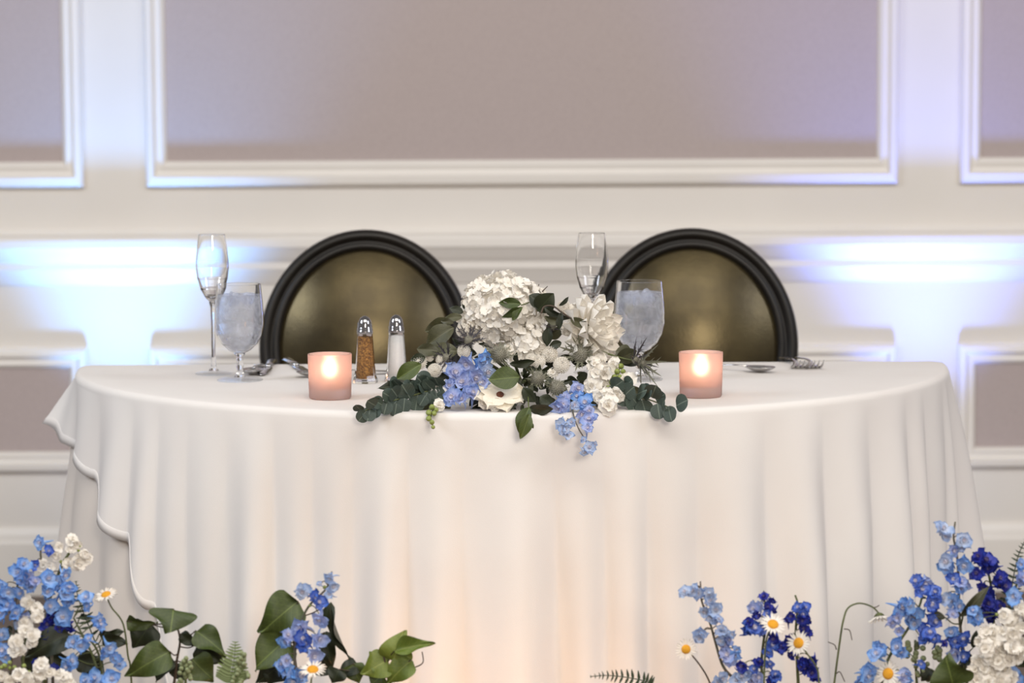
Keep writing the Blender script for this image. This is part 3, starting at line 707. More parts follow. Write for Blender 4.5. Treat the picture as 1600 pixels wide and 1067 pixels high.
core = MB(); core.ball((0,0,0), 0.021, 12, 8); hy2 = core.obj('hydrangea_bloom', M['white'], bq, M=Matrix.Translation(hc2))
for i in range(44):
    zc = 1-2*(i+0.5)/44; q = i*2.39996; r_ = math.sqrt(1-zc*zc); dv = Vector((r_*math.cos(q), r_*math.sin(q), zc))
    if dv.y > 0.4: continue
    link(pick('hyd'), 'floret', orient(hc2+dv*0.024, dv+Vector((rnp.uniform(-.4,.4),0,rnp.uniform(-.4,.4))), rnp.uniform(0.008,0.010)), hy2)
# filler foliage behind and between
for i in range(70):
    cx = rnp.uniform(330, 1330); cy = rnp.uniform(330, 690)
    if (cx-740)**2/200**2 + (cy-240)**2/160**2 < 1: continue
    if cy < 330+abs(cx-850)*0.32: continue
    a = math.atan2(cy-480, cx-830)+rnp.uniform(-.7,.7); ln = rnp.uniform(60, 130)
    x, y = cp(cx, cy); x2, y2 = cp(cx+ln*math.cos(a), cy+ln*math.sin(a)*0.7)
    leaf(bq, rnp.choice(['ovdark','ovdark','olive']), (x,y), (x2,y2), rnp.uniform(12,20), Yb(y)+0.028, rnp.uniform(-.015,.01), rnp.uniform(-.8,.8), 'foliage_leaf')
# button blooms
for cx, cy, r_ in ((895,420,40),(945,455,36),(895,490,30),(1000,505,37),(340,490,35),(365,565,31),(412,530,31),(440,480,22),(545,345,32),(548,440,30),(1010,235,30),(860,480,28),(1215,600,26),(390,470,18)):
    p = bp(cx, cy, -0.002); link(pick('button'), 'button_bloom', orient(p, toward(p,0,.3), r_*0.3375/ppm(p.y)), bq)
# large white bloom on the right, petals as pieces
dc = bp(1120, 350, 0.005); dm = MB(); dm.ball((0,0,0), 0.011, 12, 8); da = dm.obj('white_dahlia', M['white'], bq, M=Matrix.Translation(dc))
axis = Vector((0.62, -0.6, 0.25)).normalized(); Q = axis.to_track_quat('Z','Y').to_matrix().to_4x4()
for ring_, (n_p, L_, tilt_) in enumerate(((14,0.052,0.02),(13,0.047,0.34),(11,0.038,0.68),(7,0.026,1.05))):
    for i in range(n_p):
        T = Matrix.Translation(dc) @ Q @ Matrix.Rotation(2*PI*(i+0.5*ring_)/n_p+rnp.uniform(-.12,.12), 4, 'Z') @ Matrix.Translation((0,0.004,0.003*ring_)) @ Matrix.Rotation(tilt_+rnp.uniform(-.1,.1), 4, 'X') @ Matrix.Scale(L_*rnp.uniform(.9,1.1), 4)
        link(MESH['dahlia'][0], 'petal', T, da)
# cream flower low in the centre
lc = bp(715, 645, -0.006); lm = MB(); lm.ball((0,0,0), 0.006, 10, 7); li = lm.obj('cream_flower', M['brown'], bq, M=Matrix.Translation(lc))
Q = Vector((0.05,-0.6,0.75)).normalized().to_track_quat('Z','Y').to_matrix().to_4x4()
for i in range(8):
    T = Matrix.Translation(lc) @ Q @ Matrix.Rotation(2*PI*i/8+0.2, 4, 'Z') @ Matrix.Rotation(0.22+(0.1 if i%2 else 0), 4, 'X') @ Matrix.Diagonal((0.038,0.038,0.038,1))
    link(MESH['lily'][0], 'petal', T, li)
# thistles
def thistle(cx, cy, r_, bl, dark=False, n=13, face=None, dy=-0.012):
    p = bp(cx, cy, dy); r = r_*0.3375/ppm(p.y); f = Vector(face).normalized() if face else toward(p, 0, 0.5).normalized()
    th = link(MESH['thistle'][0], 'thistle', orient(p, f, r, 0), bq)
    Q = f.to_track_quat('Z','Y').to_matrix().to_4x4(); b_l = bl*0.3375/ppm(p.y)
    for i in range(n):
        T = Matrix.Translation(p-f*r*0.5) @ Q @ Matrix.Rotation(2*PI*i/n+rnp.uniform(-.15,.15), 4, 'Z') @ Matrix.Rotation(0.38+rnp.uniform(-.2,.25), 4, 'X') @ Matrix.Scale(b_l*rnp.uniform(.75,1.1), 4)
        link(MESH['bractd' if dark else 'bract'][0], 'bract', T, th)
thistle(715,458,36,100); thistle(1088,450,38,115); thistle(890,568,30,80); thistle(978,612,34,80); thistle(570,392,20,95,True); thistle(470,470,18,110,True,10,(-.6,-.5,.2))
thistle(1370,495,18,150,False,9,(0.8,-0.35,-0.15)); thistle(1340,480,16,130,True,9,(0.8,-0.4,0.3)); thistle(960,330,14,80,True,9,(0.1,-0.5,0.6))
tp = [bp(1180,440), bp(1270,470), bp(1370,492)]; stem_mesh(bq, tp, 0.0016, 0.0014, M['stem'], 'thistle_stem')
# delphinium sprays in the bouquet
def spray(name, key, pix, fl, m=M['stem']):
    st = stem_mesh(bq, [bp(*p) for p in pix], 0.0012, 0.0008, m, name)
    for f_ in fl:
        cx, cy, r_ = f_[:3]; kk = f_[3] if len(f_) > 3 else key
        p = bp(cx, cy, -0.010); link(pick(kk), 'floret', orient(p, toward(p, 0, .1, .7), r_*1.25*0.3375/ppm(p.y)), st)
spray('delphinium_spray', 'lav', [(650,470),(590,560),(520,640),(480,680)], [(505,540,52),(560,500,48,'lav'),(632,480,50,'sky'),(600,560,46),(545,585,48),(655,530,48,'pale'),(500,655,46),(590,640,44),(640,590,34),(540,665,36),(480,600,32),(570,630,34)])
spray('delphinium_spray', 'lav', [(1060,600),(1050,700),(1070,780),(1110,850),(1140,880)], [(1070,615,40,'lav'),(1000,690,44,'lav'),(1112,680,40,'sky'),(1130,760,38,'lav'),(1010,805,36,'pale'),(1128,885,34,'pale'),(985,700,34,'lav'),(1075,650,28,'sky'),(1125,715,28,'lav'),(1050,770,26,'pale'),(1090,730,30,'lav'),(1020,655,30,'lav'),(1000,780,30,'pale'),(1030,830,26,'pale'),(1120,800,30,'lav'),(1100,850,16,'pale'),(1155,870,16,'pale'),(1105,905,20,'pale'),(1060,690,26,'pale')], M['stemp'])
stem_mesh(bq, [bp(1050,700), bp(1030,750), bp(1010,800)], 0.0009, 0.0007, M['stemp'], 'twig'); stem_mesh(bq, [bp(1070,690), bp(1110,740), bp(1130,790)], 0.0009, 0.0007, M['stem'], 'twig')
# snapdragon florets and bud tips
def stockspray(name, pix, fl, buds):
    st = stem_mesh(bq, [bp(*p) for p in pix], 0.0014, 0.0008, M['stem'], name)
    for cx, cy, r_ in fl:
        p = bp(cx, cy, -0.008); link(pick('stock'), 'floret', orient(p, toward(p), r_*0.3375/ppm(p.y)), st)
    for cx, cy, r_ in buds:
        p = bp(cx, cy, -0.008); link(BUD, 'bud', orient(p, toward(p), r_*0.3375/ppm(p.y)), st)
bm = MB(); bm.ball((0,0,0), 1, 10, 7, 0, (0.8,0.8,1.1)); bm.tube([(0,0,-.9),(0,0,-1.5)], .3, 5); BUD = bm.mesh('bud', M['bud'])
bm = MB(); bm.ball((0,0,0), 1, 10, 7, 0, (0.8,0.8,1.1)); BUDP = bm.mesh('pale_bud', M['budpale'])
stockspray('snapdragon_spray', [(460,650),(420,690),(395,740),(405,795)], [(432,690,32),(420,620,36)], [(400,700,18),(385,725,18),(410,728,16),(385,752,17),(400,770,15),(405,792,12),(420,712,14)])
stockspray('snapdragon_spray', [(1190,690),(1215,620),(1250,560),(1275,505)], [(1200,540,62),(1140,600,50),(1300,575,48),(1215,650,50),(1165,545,46),(1215,690,56),(1255,640,40),(1180,650,40),(1240,500,36),(1150,500,40)], [(1275,510,18),(1258,535,18),(1285,535,16),(1245,560,17),(1268,560,16),(1232,585,16),(1255,590,14),(1215,610,15)])
# extra white petals filling the cluster around the dahlia
for cx, cy, r_ in ((1050,270,44),(1075,240,34),(1030,340,40),(1170,490,44),(790,470,42),(760,430,38),(820,440,36),(650,560,30),(690,690,34),(800,650,38),(960,540,26),(640,680,34),(590,330,34)):
    p = bp(cx, cy, 0.004); link(pick('stock'), 'white_floret', orient(p, toward(p), r_*0.3375/ppm(p.y)), bq)
for i in range(34):
    cx = rnp.uniform(740, 1010); cy = rnp.uniform(490, 690); a = rnp.uniform(0, 6.28); ln = rnp.uniform(45, 90)
    x, y = cp(cx, cy); x2, y2 = cp(cx+ln*math.cos(a), cy+ln*math.sin(a)*0.8)
    leaf(bq, rnp.choice(['ovdark','lance','ovdark']), (x,y), (x2,y2), rnp.uniform(7,14), Yb(y)+0.006, rnp.uniform(-.01,.01), rnp.uniform(-.8,.8), 'foliage_leaf')
# leaves
def bl(key, b, t, wd, dY=0, roll=0, dy=-0.014, v=None):
    (x,y), (x2,y2) = cp(*b), cp(*t); ym = (y+y2)/2
    return leaf(bq, key, (x,y), (x2,y2), wd*0.3375, Yb(ym)+dy, dY, roll, v=v)
bl('ovate',(812,222),(708,216),50,0,.2,-.045); bl('ovate',(812,240),(725,285),44,0,-.3,-.045); bl('ovate',(818,235),(770,300),36,0,.6,-.045)
bl('ovdark',(885,255),(962,175),100,-.01,.2,-.04,0); bl('ovdark',(850,180),(930,245),70,0,-.3,-.038,1)
bl('ovate',(806,560),(662,572),108,-.005,.15,-.03,0)
bl('olive',(500,330),(370,410),96,0,.4,-.0); bl('olive',(490,300),(368,352),84,.0,-.3,.01); bl('olive',(520,440),(380,440),80,.0,.3,.0); bl('olive',(330,430),(440,440),60)
bl('ovate',(350,500),(232,572),80,0,.3,-.005); bl('ovdark',(330,600),(148,606),58,-.01,.5,-.005); bl('ovdark',(370,470),(300,480),50)
bl('ovate',(850,700),(800,818),72,-.004,.3,-.012); bl('ovate',(852,730),(810,848),60,-.004,-.2,-.016); bl('ovate',(850,745),(868,800),30,0,.8,-.014); bl('ovdark',(848,705),(962,712),60,-.004,.5,-.012)
bl('ovdark',(820,610),(880,680),60,0,.2); bl('ovdark',(900,650),(960,690),60); bl('ovdark',(760,500),(880,490),46,0,.5)
bl('olive',(1255,480),(1350,440),80,.0,.4,.0); bl('olive',(1250,440),(1330,470),90,.0,-.2,.005)
bl('ovdark',(920,240),(1040,300),50,0,.5,-.04); bl('ovdark',(1000,260),(985,345),34,0,.3,-.04); bl('olive',(1040,290),(1128,325),46,0,.3,-.035); bl('olive',(920,280),(1000,310),40,0,.6,-.04); bl('ovdark',(940,330),(930,420),50,0,.2,-.02); bl('ovdark',(1000,400),(940,420),40)
bl('olive',(540,280),(455,290),40,0,.2,.0); bl('ovdark',(545,260),(480,240),40,0,.2,.0); bl('ovdark',(555,250),(545,195),26,0,.2,.0); bl('olive',(500,310),(440,300),30,0,.4,.0)
bl('ovdark',(990,230),(1035,190),24,0,.6,-.02)
stem_mesh(bq, [bp(850,215,-.04), bp(812,228,-.045)], 0.0009, 0.0009, M['stem'], 'twig')
stem_mesh(bq, [bp(905,265,-.04), bp(920,235,-.045), bp(960,232,-.045), bp(1000,260,-.04), bp(1045,290,-.04)], 0.0016, 0.0012, M['stemb'], 'twig')
for a, b in (((890,150),(895,130)),((910,165),(935,140)),((900,170),(885,135))): stem_mesh(bq, [bp(*a,-.02), bp(*b,-.02)], 0.0008, 0.0006, M['stemb'], 'twig')
stem_mesh(bq, [bp(845,650,-.01), bp(848,700,-.012), bp(855,745,-.012)], 0.001, 0.0008, M['stem'], 'twig')
# eucalyptus sprigs: round leaves in pairs along a stem
def euc(pix, n, rad, v=1):
    P = [bp(cx, cy, -0.006) for cx, cy in pix]; st = stem_mesh(bq, P, 0.0014, 0.0009, M['stem'], 'eucalyptus_sprig'); pp = smooth_path(P, 12)
    for i in range(n):
        p = pp[int(i*(len(pp)-1)/(n-1))]; tdir = (pp[min(len(pp)-1, int(i*(len(pp)-1)/(n-1))+1)]-pp[max(0, int(i*(len(pp)-1)/(n-1))-1)]).normalized()
        for s_ in (-1, 1):
            if rnp.random() < 0.05: continue
            p = pp[int(i*(len(pp)-1)/(n-1))]+Vector((rnp.uniform(-.006,.006), rnp.uniform(-.01,.002), rnp.uniform(-.004,.004)))
            up = Vector((rnp.uniform(-.5,.5),-0.25+rnp.uniform(-.3,.3),1)); up = (up-tdir*up.dot(tdir)).normalized(); y = (up*s_*0.8+tdir*rnp.uniform(.1,.8)+Vector((0,-0.3,0))).normalized()
            z = (tdir*rnp.uniform(-.9,.9)+Vector((0,0,rnp.uniform(-.5,.6)))+(CAM-p).normalized()*rnp.uniform(0.9,1.6)).normalized(); z = (z-y*z.dot(y)).normalized(); x = y.cross(z)
            r = rad*rnp.uniform(.75,1.2)*2*(1-0.2*i/n)
            T = Matrix(((x.x*r,y.x*r,z.x*r,p.x),(x.y*r,y.y*r,z.y*r,p.y),(x.z*r,y.z*r,z.z*r,p.z),(0,0,0,1)))
            link(MESH['euc'][0], 'leaf', T, st)
euc([(450,600),(330,640),(200,675),(90,715)], 12, 0.0120)
euc([(1250,600),(1330,640),(1420,670),(1510,705)], 9, 0.0130)
euc([(430,590),(330,610),(240,625)], 8, 0.0115)

# ------------------------------------------------------------------ flowers standing on the floor before the table
FY = -1.10
def delphinium(label, key, pix, fl, cropf, k=1.0, Y=FY, m='stemp', group='delphinium stems', buds=()):
    P, base = ground_path([cropf(*p) for p in pix], Y)
    t = thing('delphinium', base, label, 'flower', group)
    stem_mesh(t, P, 0.0012, 0.0028, M[m])
    for f_ in fl:
        cx, cy, r_ = f_[:3]; kk = f_[3] if len(f_) > 3 else key
        x, y = cropf(cx, cy); p = at(x, y, Y-0.012-rnp.random()*0.015); link(pick(kk), 'floret', orient(p, toward(p, 0, .1, .8), r_*1.22*k/ppm(Y)), t)
        # short flower stalk to the nearest point of the stem
        q = min(smooth_path(P), key=lambda s_: (s_-p).length); 
        if (q-p).length < 0.06: stem_mesh(t, [p+Vector((0,0.006,0)), (p+q)/2+Vector((0,0.004,0.004)), q], 0.0006, 0.0008, M[m], 'flower_stalk', 5)
    for cx, cy, r_ in buds:
        x, y = cropf(cx, cy); p = at(x, y, Y-0.01); link(BUD, 'bud', orient(p, toward(p), r_*k/ppm(Y)), t)
def stock(label, pix, fl, cropf, k, Y=FY, buds=()):
    P, base = ground_path([cropf(*p) for p in pix], Y)
    t = thing('white_stock', base, label, 'flower', 'white stock stems')
    stem_mesh(t, P, 0.0015, 0.003, M['stem'])
    for cx, cy, r_ in fl:
        x, y = cropf(cx, cy); p = at(x, y, Y-0.012-rnp.random()*0.02); link(pick('stock'), 'floret', orient(p, toward(p, 0, .15, .45), r_*k/ppm(Y)), t)
    for cx, cy, r_ in buds:
        x, y = cropf(cx, cy); p = at(x, y, Y-0.015); link(BUD, 'bud', orient(p, toward(p), r_*k/ppm(Y)), t)
def daisy(label, c, r_, cropf, k, face, pix, Y=FY, m='stem'):
    x, y = cropf(*c); p = at(x, y, Y-0.02)
    P, base = ground_path([cropf(*q) for q in pix], Y)
    t = thing('daisy', base, label, 'daisy', 'daisies')
    f = Vector(face).normalized(); R_ = r_*k/ppm(Y)
    stem_mesh(t, [p-f*0.002, p-f*0.008]+P[1:], 0.0009, 0.0014, M[m])
    Q = Matrix.Translation(p) @ f.to_track_quat('Z','Y').to_matrix().to_4x4()
    dm = MB(); dm.ball((0,0,0), R_*0.42, 16, 8, 0, (1,1,0.45)); dm.obj('disc', M['disc'], t, M=Q)
    cal = MB(); cal.lathe([(0.0,-R_*0.3),(R_*0.25,-R_*0.25),(R_*0.38,-R_*0.06)], 12); cal.obj('calyx', M['stem'], t, M=Q)
    for i in range(20):
        T = Q @ Matrix.Rotation(2*PI*i/20+rnp.uniform(-.08,.08), 4, 'Z') @ Matrix.Translation((0,R_*0.3,0)) @ Matrix.Rotation(rnp.uniform(-.12,.12), 4, 'X') @ Matrix.Scale(R_*0.72*rnp.uniform(.9,1.08), 4)
        link(MESH['daisy'][0], 'petal', T, t)
def ivy(label, pix, lv, cropf, k, Y=FY, m='stemb', stalks=True, name='ivy_branch', cat='ivy'):
    P, base = ground_path([cropf(*p) for p in pix], Y)
    t = thing(name, base, label, cat, 'ivy branches')
    stem_mesh(t, P, 0.0012, 0.0025, M[m]); sp = smooth_path(P)
    for l in lv:
        key, b, tt, wd = l[:4]; roll = l[4] if len(l) > 4 else 0; dY = l[5] if len(l) > 5 else 0; dd = l[6] if len(l) > 6 else -0.01; v = l[7] if len(l) > 7 else None
        bx, tx = cropf(*b), cropf(*tt); leaf(t, key, bx, tx, wd*k, Y+dd, dY, roll, v=v)
        B = at(*bx, Y+dd); q = min(sp, key=lambda s_: (s_-B).length+0.25*max(0, s_.z-B.z+0.02))
        stem_mesh(t, [B, (B+q)/2+Vector((0,0.003,-0.004)), q], 0.0008, 0.001, M[m], 'leaf_stalk', 5)
def fern(label, pix, ln, cropf, k, Y=FY, m='fern', n=16, flip=1):
    P, base = ground_path([cropf(*p) for p in pix], Y)
    t = thing('fern_frond', base, label, 'fern', 'fern fronds')
    stem_mesh(t, P, 0.0006, 0.0012, M[m]); pp = smooth_path([at(*cropf(*p), Y) for p in pix], 14)
    for i in range(n):
        j = int((i+0.5)/n*(len(pp)-2)); p = pp[j]; td = (pp[j]-pp[j+1]).normalized(); sd = td.cross(Vector((0,-1,0))).normalized()
        L = ln*k/ppm(Y)*min(1, 0.18+1.3*(i+0.5)/n)
        for s_ in (-1, 1):
            y = (sd*s_+td*0.35+Vector((0,-0.15,0))).normalized(); z = Vector((0,-1,0.3)); z = (z-y*z.dot(y)).normalized(); x = y.cross(z); wd = L*0.26
            T = Matrix(((x.x*wd,y.x*L,z.x*L,p.x),(x.y*wd,y.y*L,z.y*L,p.y),(x.z*wd,y.z*L,z.z*L,p.z),(0,0,0,1)))
            link(FERNLEAF[m], 'leaflet', T, t)
FERNLEAF = {}
for m_ in ('fern','fernpale'):
    fm = MB(); fm.grid(lambda u, v: ((v-0.5)*(0.3+0.9*math.sin(PI*min(1,u*1.0)**0.6)), u, -0.15*u*u+0.1*abs(v-.5)), 5, 2); FERNLEAF[m_] = fm.mesh('leaflet', M[m_])
cA = lambda x, y: (x*0.25, 800+y*0.25)
cB = lambda x, y: (260+x*0.2875, 870+y*0.2875)
cC = lambda x, y: (1040+x*0.1875, 880+y*0.1875)
cD = lambda x, y: (1280+x*0.25, 800+y*0.25)

# left bank
delphinium('sky blue delphinium with the highest tip at the far left, beside white stock', 'sky', [(265,180),(255,280),(300,420),(310,600),(330,1060)], [(255,190,52),(300,245,34,'mid'),(215,330,34,'mid'),(300,420,60),(400,390,48),(350,440,60),(290,505,52),(400,505,70),(430,480,50),(310,590,56),(395,650,64),(430,560,40)], cA, .25)
delphinium('sky blue delphinium crowding the left frame edge', 'sky', [(120,310),(110,450),(90,700),(60,1060)], [(150,330,50),(110,385,52),(175,400,50,'lav'),(140,430,50),(220,440,44,'lav'),(190,470,44),(50,500,56),(20,540,60),(60,590,60),(110,640,52),(150,670,46,'lav'),(10,640,46),(10,760,52),(20,870,60),(30,910,44),(120,700,40,'pale'),(130,500,44),(0,470,50)], cA, .25, FY-0.03)
delphinium('deep blue delphinium half hidden among the left pale blue flowers', 'deep', [(340,600),(330,700),(300,800),(290,1060)], [(335,620,52),(305,690,54),(425,705,56),(270,760,50),(370,720,40),(230,950,44),(340,1000,44),(410,660,40),(330,660,44)], cA, .25, FY+0.015)
delphinium('sky blue delphinium leaning right in front of the left dark leaves', 'sky', [(460,660),(510,760),(580,900),(620,1060)], [(540,540,54),(555,590,36),(615,670,50),(630,710,42),(455,820,60),(500,830,54),(440,930,58),(420,960,44),(560,795,38),(680,845,60),(720,910,50),(750,950,44),(650,880,40),(600,1050,66),(700,1050,60),(540,1060,50)], cA, .25, FY-0.04, 'stem')
stock('white stock stem rising highest at the far left', [(470,190),(430,260),(380,350),(300,600),(280,1060)], [(450,175,44),(475,200,40),(445,225,36),(350,265,48),(370,220,34),(480,310,56),(430,320,44),(540,290,46),(530,260,34),(270,335,46),(310,340,40),(500,340,34)], cA, .25, FY+0.01, [(490,240,14),(430,245,12),(380,310,14),(500,215,12)])
stock('white stock stem low at the left between the blue delphiniums', [(170,560),(190,700),(150,850),(140,1060)], [(170,570,56),(230,600,50),(235,655,46),(150,690,56),(200,770,54),(160,740,46),(100,810,50),(120,870,54),(200,820,40),(90,870,44)], cA, .25, FY-0.035)
stock('white stock stem with green buds in the bottom left corner', [(150,960),(170,1020),(180,1080)], [(260,960,54),(250,1010,52),(310,1000,40),(120,1020,54),(170,1050,52),(400,1040,52),(370,1010,40),(440,1060,40),(60,1050,40),(230,1050,40),(10,1020,44)], cA, .25, FY-0.06, [(30,960,22),(60,940,18),(90,970,18),(150,960,18),(10,970,18),(180,1000,16),(90,1050,18),(60,975,16)])
daisy('daisy seen edge-on above the left leaves', (662,515), 76, cA, .25, (-0.25,-0.42,0.95), [(660,515),(700,600),(770,700),(800,900)])
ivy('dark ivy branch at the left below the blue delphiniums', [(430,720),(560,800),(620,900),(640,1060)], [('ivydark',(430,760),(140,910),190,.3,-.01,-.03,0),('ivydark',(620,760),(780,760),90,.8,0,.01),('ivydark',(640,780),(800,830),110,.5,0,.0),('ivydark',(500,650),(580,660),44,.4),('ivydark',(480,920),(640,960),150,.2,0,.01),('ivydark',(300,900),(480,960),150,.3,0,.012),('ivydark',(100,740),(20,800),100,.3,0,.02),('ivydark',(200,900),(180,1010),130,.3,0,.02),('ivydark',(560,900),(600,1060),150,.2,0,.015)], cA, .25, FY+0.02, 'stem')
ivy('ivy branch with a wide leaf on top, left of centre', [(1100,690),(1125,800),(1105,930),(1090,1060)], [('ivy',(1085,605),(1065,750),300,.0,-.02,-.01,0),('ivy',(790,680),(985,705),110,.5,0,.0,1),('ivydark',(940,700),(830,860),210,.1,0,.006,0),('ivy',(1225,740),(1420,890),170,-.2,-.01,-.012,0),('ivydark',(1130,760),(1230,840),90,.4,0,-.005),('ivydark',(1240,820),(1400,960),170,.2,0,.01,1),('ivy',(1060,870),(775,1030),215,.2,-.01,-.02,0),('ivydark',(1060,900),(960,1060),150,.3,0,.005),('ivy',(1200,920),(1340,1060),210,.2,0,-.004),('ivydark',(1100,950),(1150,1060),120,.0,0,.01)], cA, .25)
fern('small dark fern tip beside the left blue delphinium', [(475,430),(485,520),(530,650),(590,800)], 60, cA, .25, FY-0.01, 'fern', 12)
fern('pale green fern frond below the left ivy leaves', [(375,460),(370,540),(355,640),(350,690)], 90, cB, .2875, FY-0.05, 'fernpale', 14)
def budspike(label, pix, fl, cropf, k, Y=FY-0.04):
    P, base = ground_path([cropf(*p) for p in pix], Y); t = thing('bud_spike', base, label, 'flower buds', 'green bud spikes'); stem_mesh(t, P, 0.0015, 0.0025, M['stem'])
    for cx, cy, r_ in fl:
        x, y = cropf(cx, cy); p = at(x, y, Y-0.008-0.008*rnp.random()); link(BUDP, 'bud', orient(p, toward(p,0,.4), r_*k/ppm(Y)), t)
r5 = random.Random(9)
budspike('pale green bud spike at the bottom among the left ivy', [(1165,920),(1160,1000),(1160,1080)], [(1165+r5.uniform(-1,1)*(18+0.28*(y-910)), y, 20) for y in range(915,1075,9)], cA, .25)
budspike('pale green bud spike beside the pale fern, left of centre', [(410,530),(410,620),(410,690)], [(410+r5.uniform(-1,1)*(14+0.25*(y-520)), y, 17) for y in range(525,690,7)], cB, .2875)
ivy('ivy branch with large upright leaves behind the left of centre delphinium', [(700,330),(690,420),(700,560),(720,700)], [('ivy',(715,240),(500,420),235,.1,-.01,.0,0),('ivy',(660,440),(470,610),240,.15,-.01,.006,1),('ivydark',(640,400),(520,430),140,.4,0,.014),('ivydark',(620,350),(560,450),90,.2,0,.012),('ivydark',(880,255),(990,585),80,.5,0,.0,1),('ivydark',(860,410),(900,620),110,.3,0,.01),('ivydark',(800,560),(920,640),130,.4,0,.01),('ivydark',(660,560),(480,690),160,.2,0,.012),('ivydark',(600,600),(560,700),150,.1,0,.014),('ivydark',(700,380),(720,440),60,.2,0,.01)], cB, .2875, FY+0.01)
delphinium('pale to sky blue delphinium standing left of centre before large ivy leaves', 'lav', [(900,80),(870,170),(780,260),(735,350),(700,500),(700,690)], [(735,190,52,'pale'),(760,180,34,'pale'),(895,110,34,'pale'),(905,160,40,'pale'),(890,205,28,'pale'),(835,150,20,'pale'),(800,215,40,'mid'),(830,250,46,'mid'),(835,330,54,'lav'),(740,385,54,'lav'),(660,430,46,'lav'),(650,455,46,'sky'),(740,440,48,'mid'),(830,440,46,'lav'),(760,470,46,'mid'),(795,535,52,'lav'),(620,590,44,'sky'),(660,620,54,'sky'),(720,650,56,'sky'),(650,560,36,'lav'),(690,670,50,'sky')], cB, .2875, FY-0.02, buds=[(860,165,14),(815,180,12),(780,265,10)])
daisy('daisy tilted upward before the blue delphinium left of centre', (795,612), 78, cB, .2875, (0,-0.45,0.85), [(795,612),(790,650),(785,700)], FY-0.05)
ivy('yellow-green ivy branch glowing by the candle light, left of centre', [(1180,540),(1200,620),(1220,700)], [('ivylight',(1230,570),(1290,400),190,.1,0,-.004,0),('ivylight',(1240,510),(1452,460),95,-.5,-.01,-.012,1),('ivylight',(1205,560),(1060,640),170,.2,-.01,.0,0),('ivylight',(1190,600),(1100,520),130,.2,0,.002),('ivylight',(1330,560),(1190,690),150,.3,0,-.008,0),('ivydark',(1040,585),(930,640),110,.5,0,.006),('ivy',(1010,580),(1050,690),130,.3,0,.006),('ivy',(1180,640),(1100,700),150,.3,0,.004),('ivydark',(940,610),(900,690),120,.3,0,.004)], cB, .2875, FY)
tt_ = [cB(1390,515), cB(1393,575), cB(1340,605), cB(1260,640)]
tn = thing('tendril', at(*tt_[-1], FY), 'thin curling brown tendril beside the yellow-green ivy leaves', 'tendril'); stem_mesh(tn, [at(*q, FY) for q in tt_]+[at(cB(1220,700)[0], 1085, FY), Vector((at(*cB(1220,700), FY).x, FY, 0))], 0.0008, 0.001, M['stemb'])
fern('fern tip just entering the bottom edge at the centre', [(1030,890),(1110,884),(1200,892),(1300,912),(1340,940)], 48, lambda x, y: (600+x*0.3125, 780+y*0.3113), .3125, FY-0.02, 'fern', 15)

# right of centre
delphinium('pale washed-blue delphinium leaning left, right of centre', 'pale', [(290,150),(300,310),(370,500),(410,640),(480,860),(600,1000)], [(165,240,56),(235,225,56,'pale'),(280,250,56),(370,245,60),(390,300,50),(360,330,50),(330,395,60),(420,390,66),(385,440,70),(440,470,46),(300,590,60),(280,620,56),(470,560,66),(490,590,50),(460,640,46),(560,590,34),(480,680,60,'lav'),(520,640,44,'lav'),(510,770,70,'lav'),(540,810,60,'lav'),(585,720,50,'sky'),(590,770,46,'sky'),(460,965,66),(440,990,50),(640,950,70),(600,980,60),(690,920,40)], cC, .1875, FY, 'stemp')
delphinium('deep blue delphinium behind the upper daisy, right of centre', 'deep', [(820,245),(830,360),(840,480),(810,700),(800,850),(810,1000)], [(820,280,46),(895,310,34),(740,370,60,'lav'),(790,350,50,'lav'),(860,370,50),(910,385,34),(760,430,50),(850,425,54,'mid'),(690,490,54),(730,550,90,'mid'),(790,560,70,'mid'),(680,560,60,'mid'),(900,620,60),(880,690,64,'mid'),(850,750,56,'mid'),(940,690,60),(980,700,50),(780,830,56),(640,850,62),(620,900,44),(745,890,56,'mid'),(870,850,50,'mid'),(760,950,70,'lav'),(910,940,70,'mid'),(880,980,50),(720,980,44,'lav')], cC, .1875, FY, 'stem')
delphinium('deep blue delphinium behind the lower daisy, right of centre', 'deep', [(1080,265),(1100,350),(1085,560),(1095,800),(1105,1000)], [(1110,370,54,'mid'),(1160,370,50,'mid'),(1130,420,60,'mid'),(1050,440,50),(1020,480,50),(1140,470,56),(1190,470,40),(1160,545,60),(1190,590,40),(1040,630,50),(1010,690,60),(1050,760,46),(1140,820,60),(1190,840,64),(1230,800,44),(1170,880,50),(1220,910,60),(1240,960,50),(1130,860,44)], cC, .1875, FY+0.01, 'stem')
daisy('daisy facing the camera, lowest at the left of the right bank', (170,716), 96, cC, .1875, (0.02,-1,0.12), [(170,716),(240,790),(320,900),(370,1000)], FY-0.01, 'stemb')
daisy('daisy tilted up in front of the deep blue delphinium', (895,508), 116, cC, .1875, (0.1,-0.62,0.7), [(895,508),(850,600),(830,720),(820,1000)], FY-0.035)
daisy('daisy turned left beside the right deep blue delphinium', (1108,664), 112, cC, .1875, (-0.45,-0.8,0.3), [(1108,664),(1170,740),(1260,870),(1280,1000)], FY-0.035)
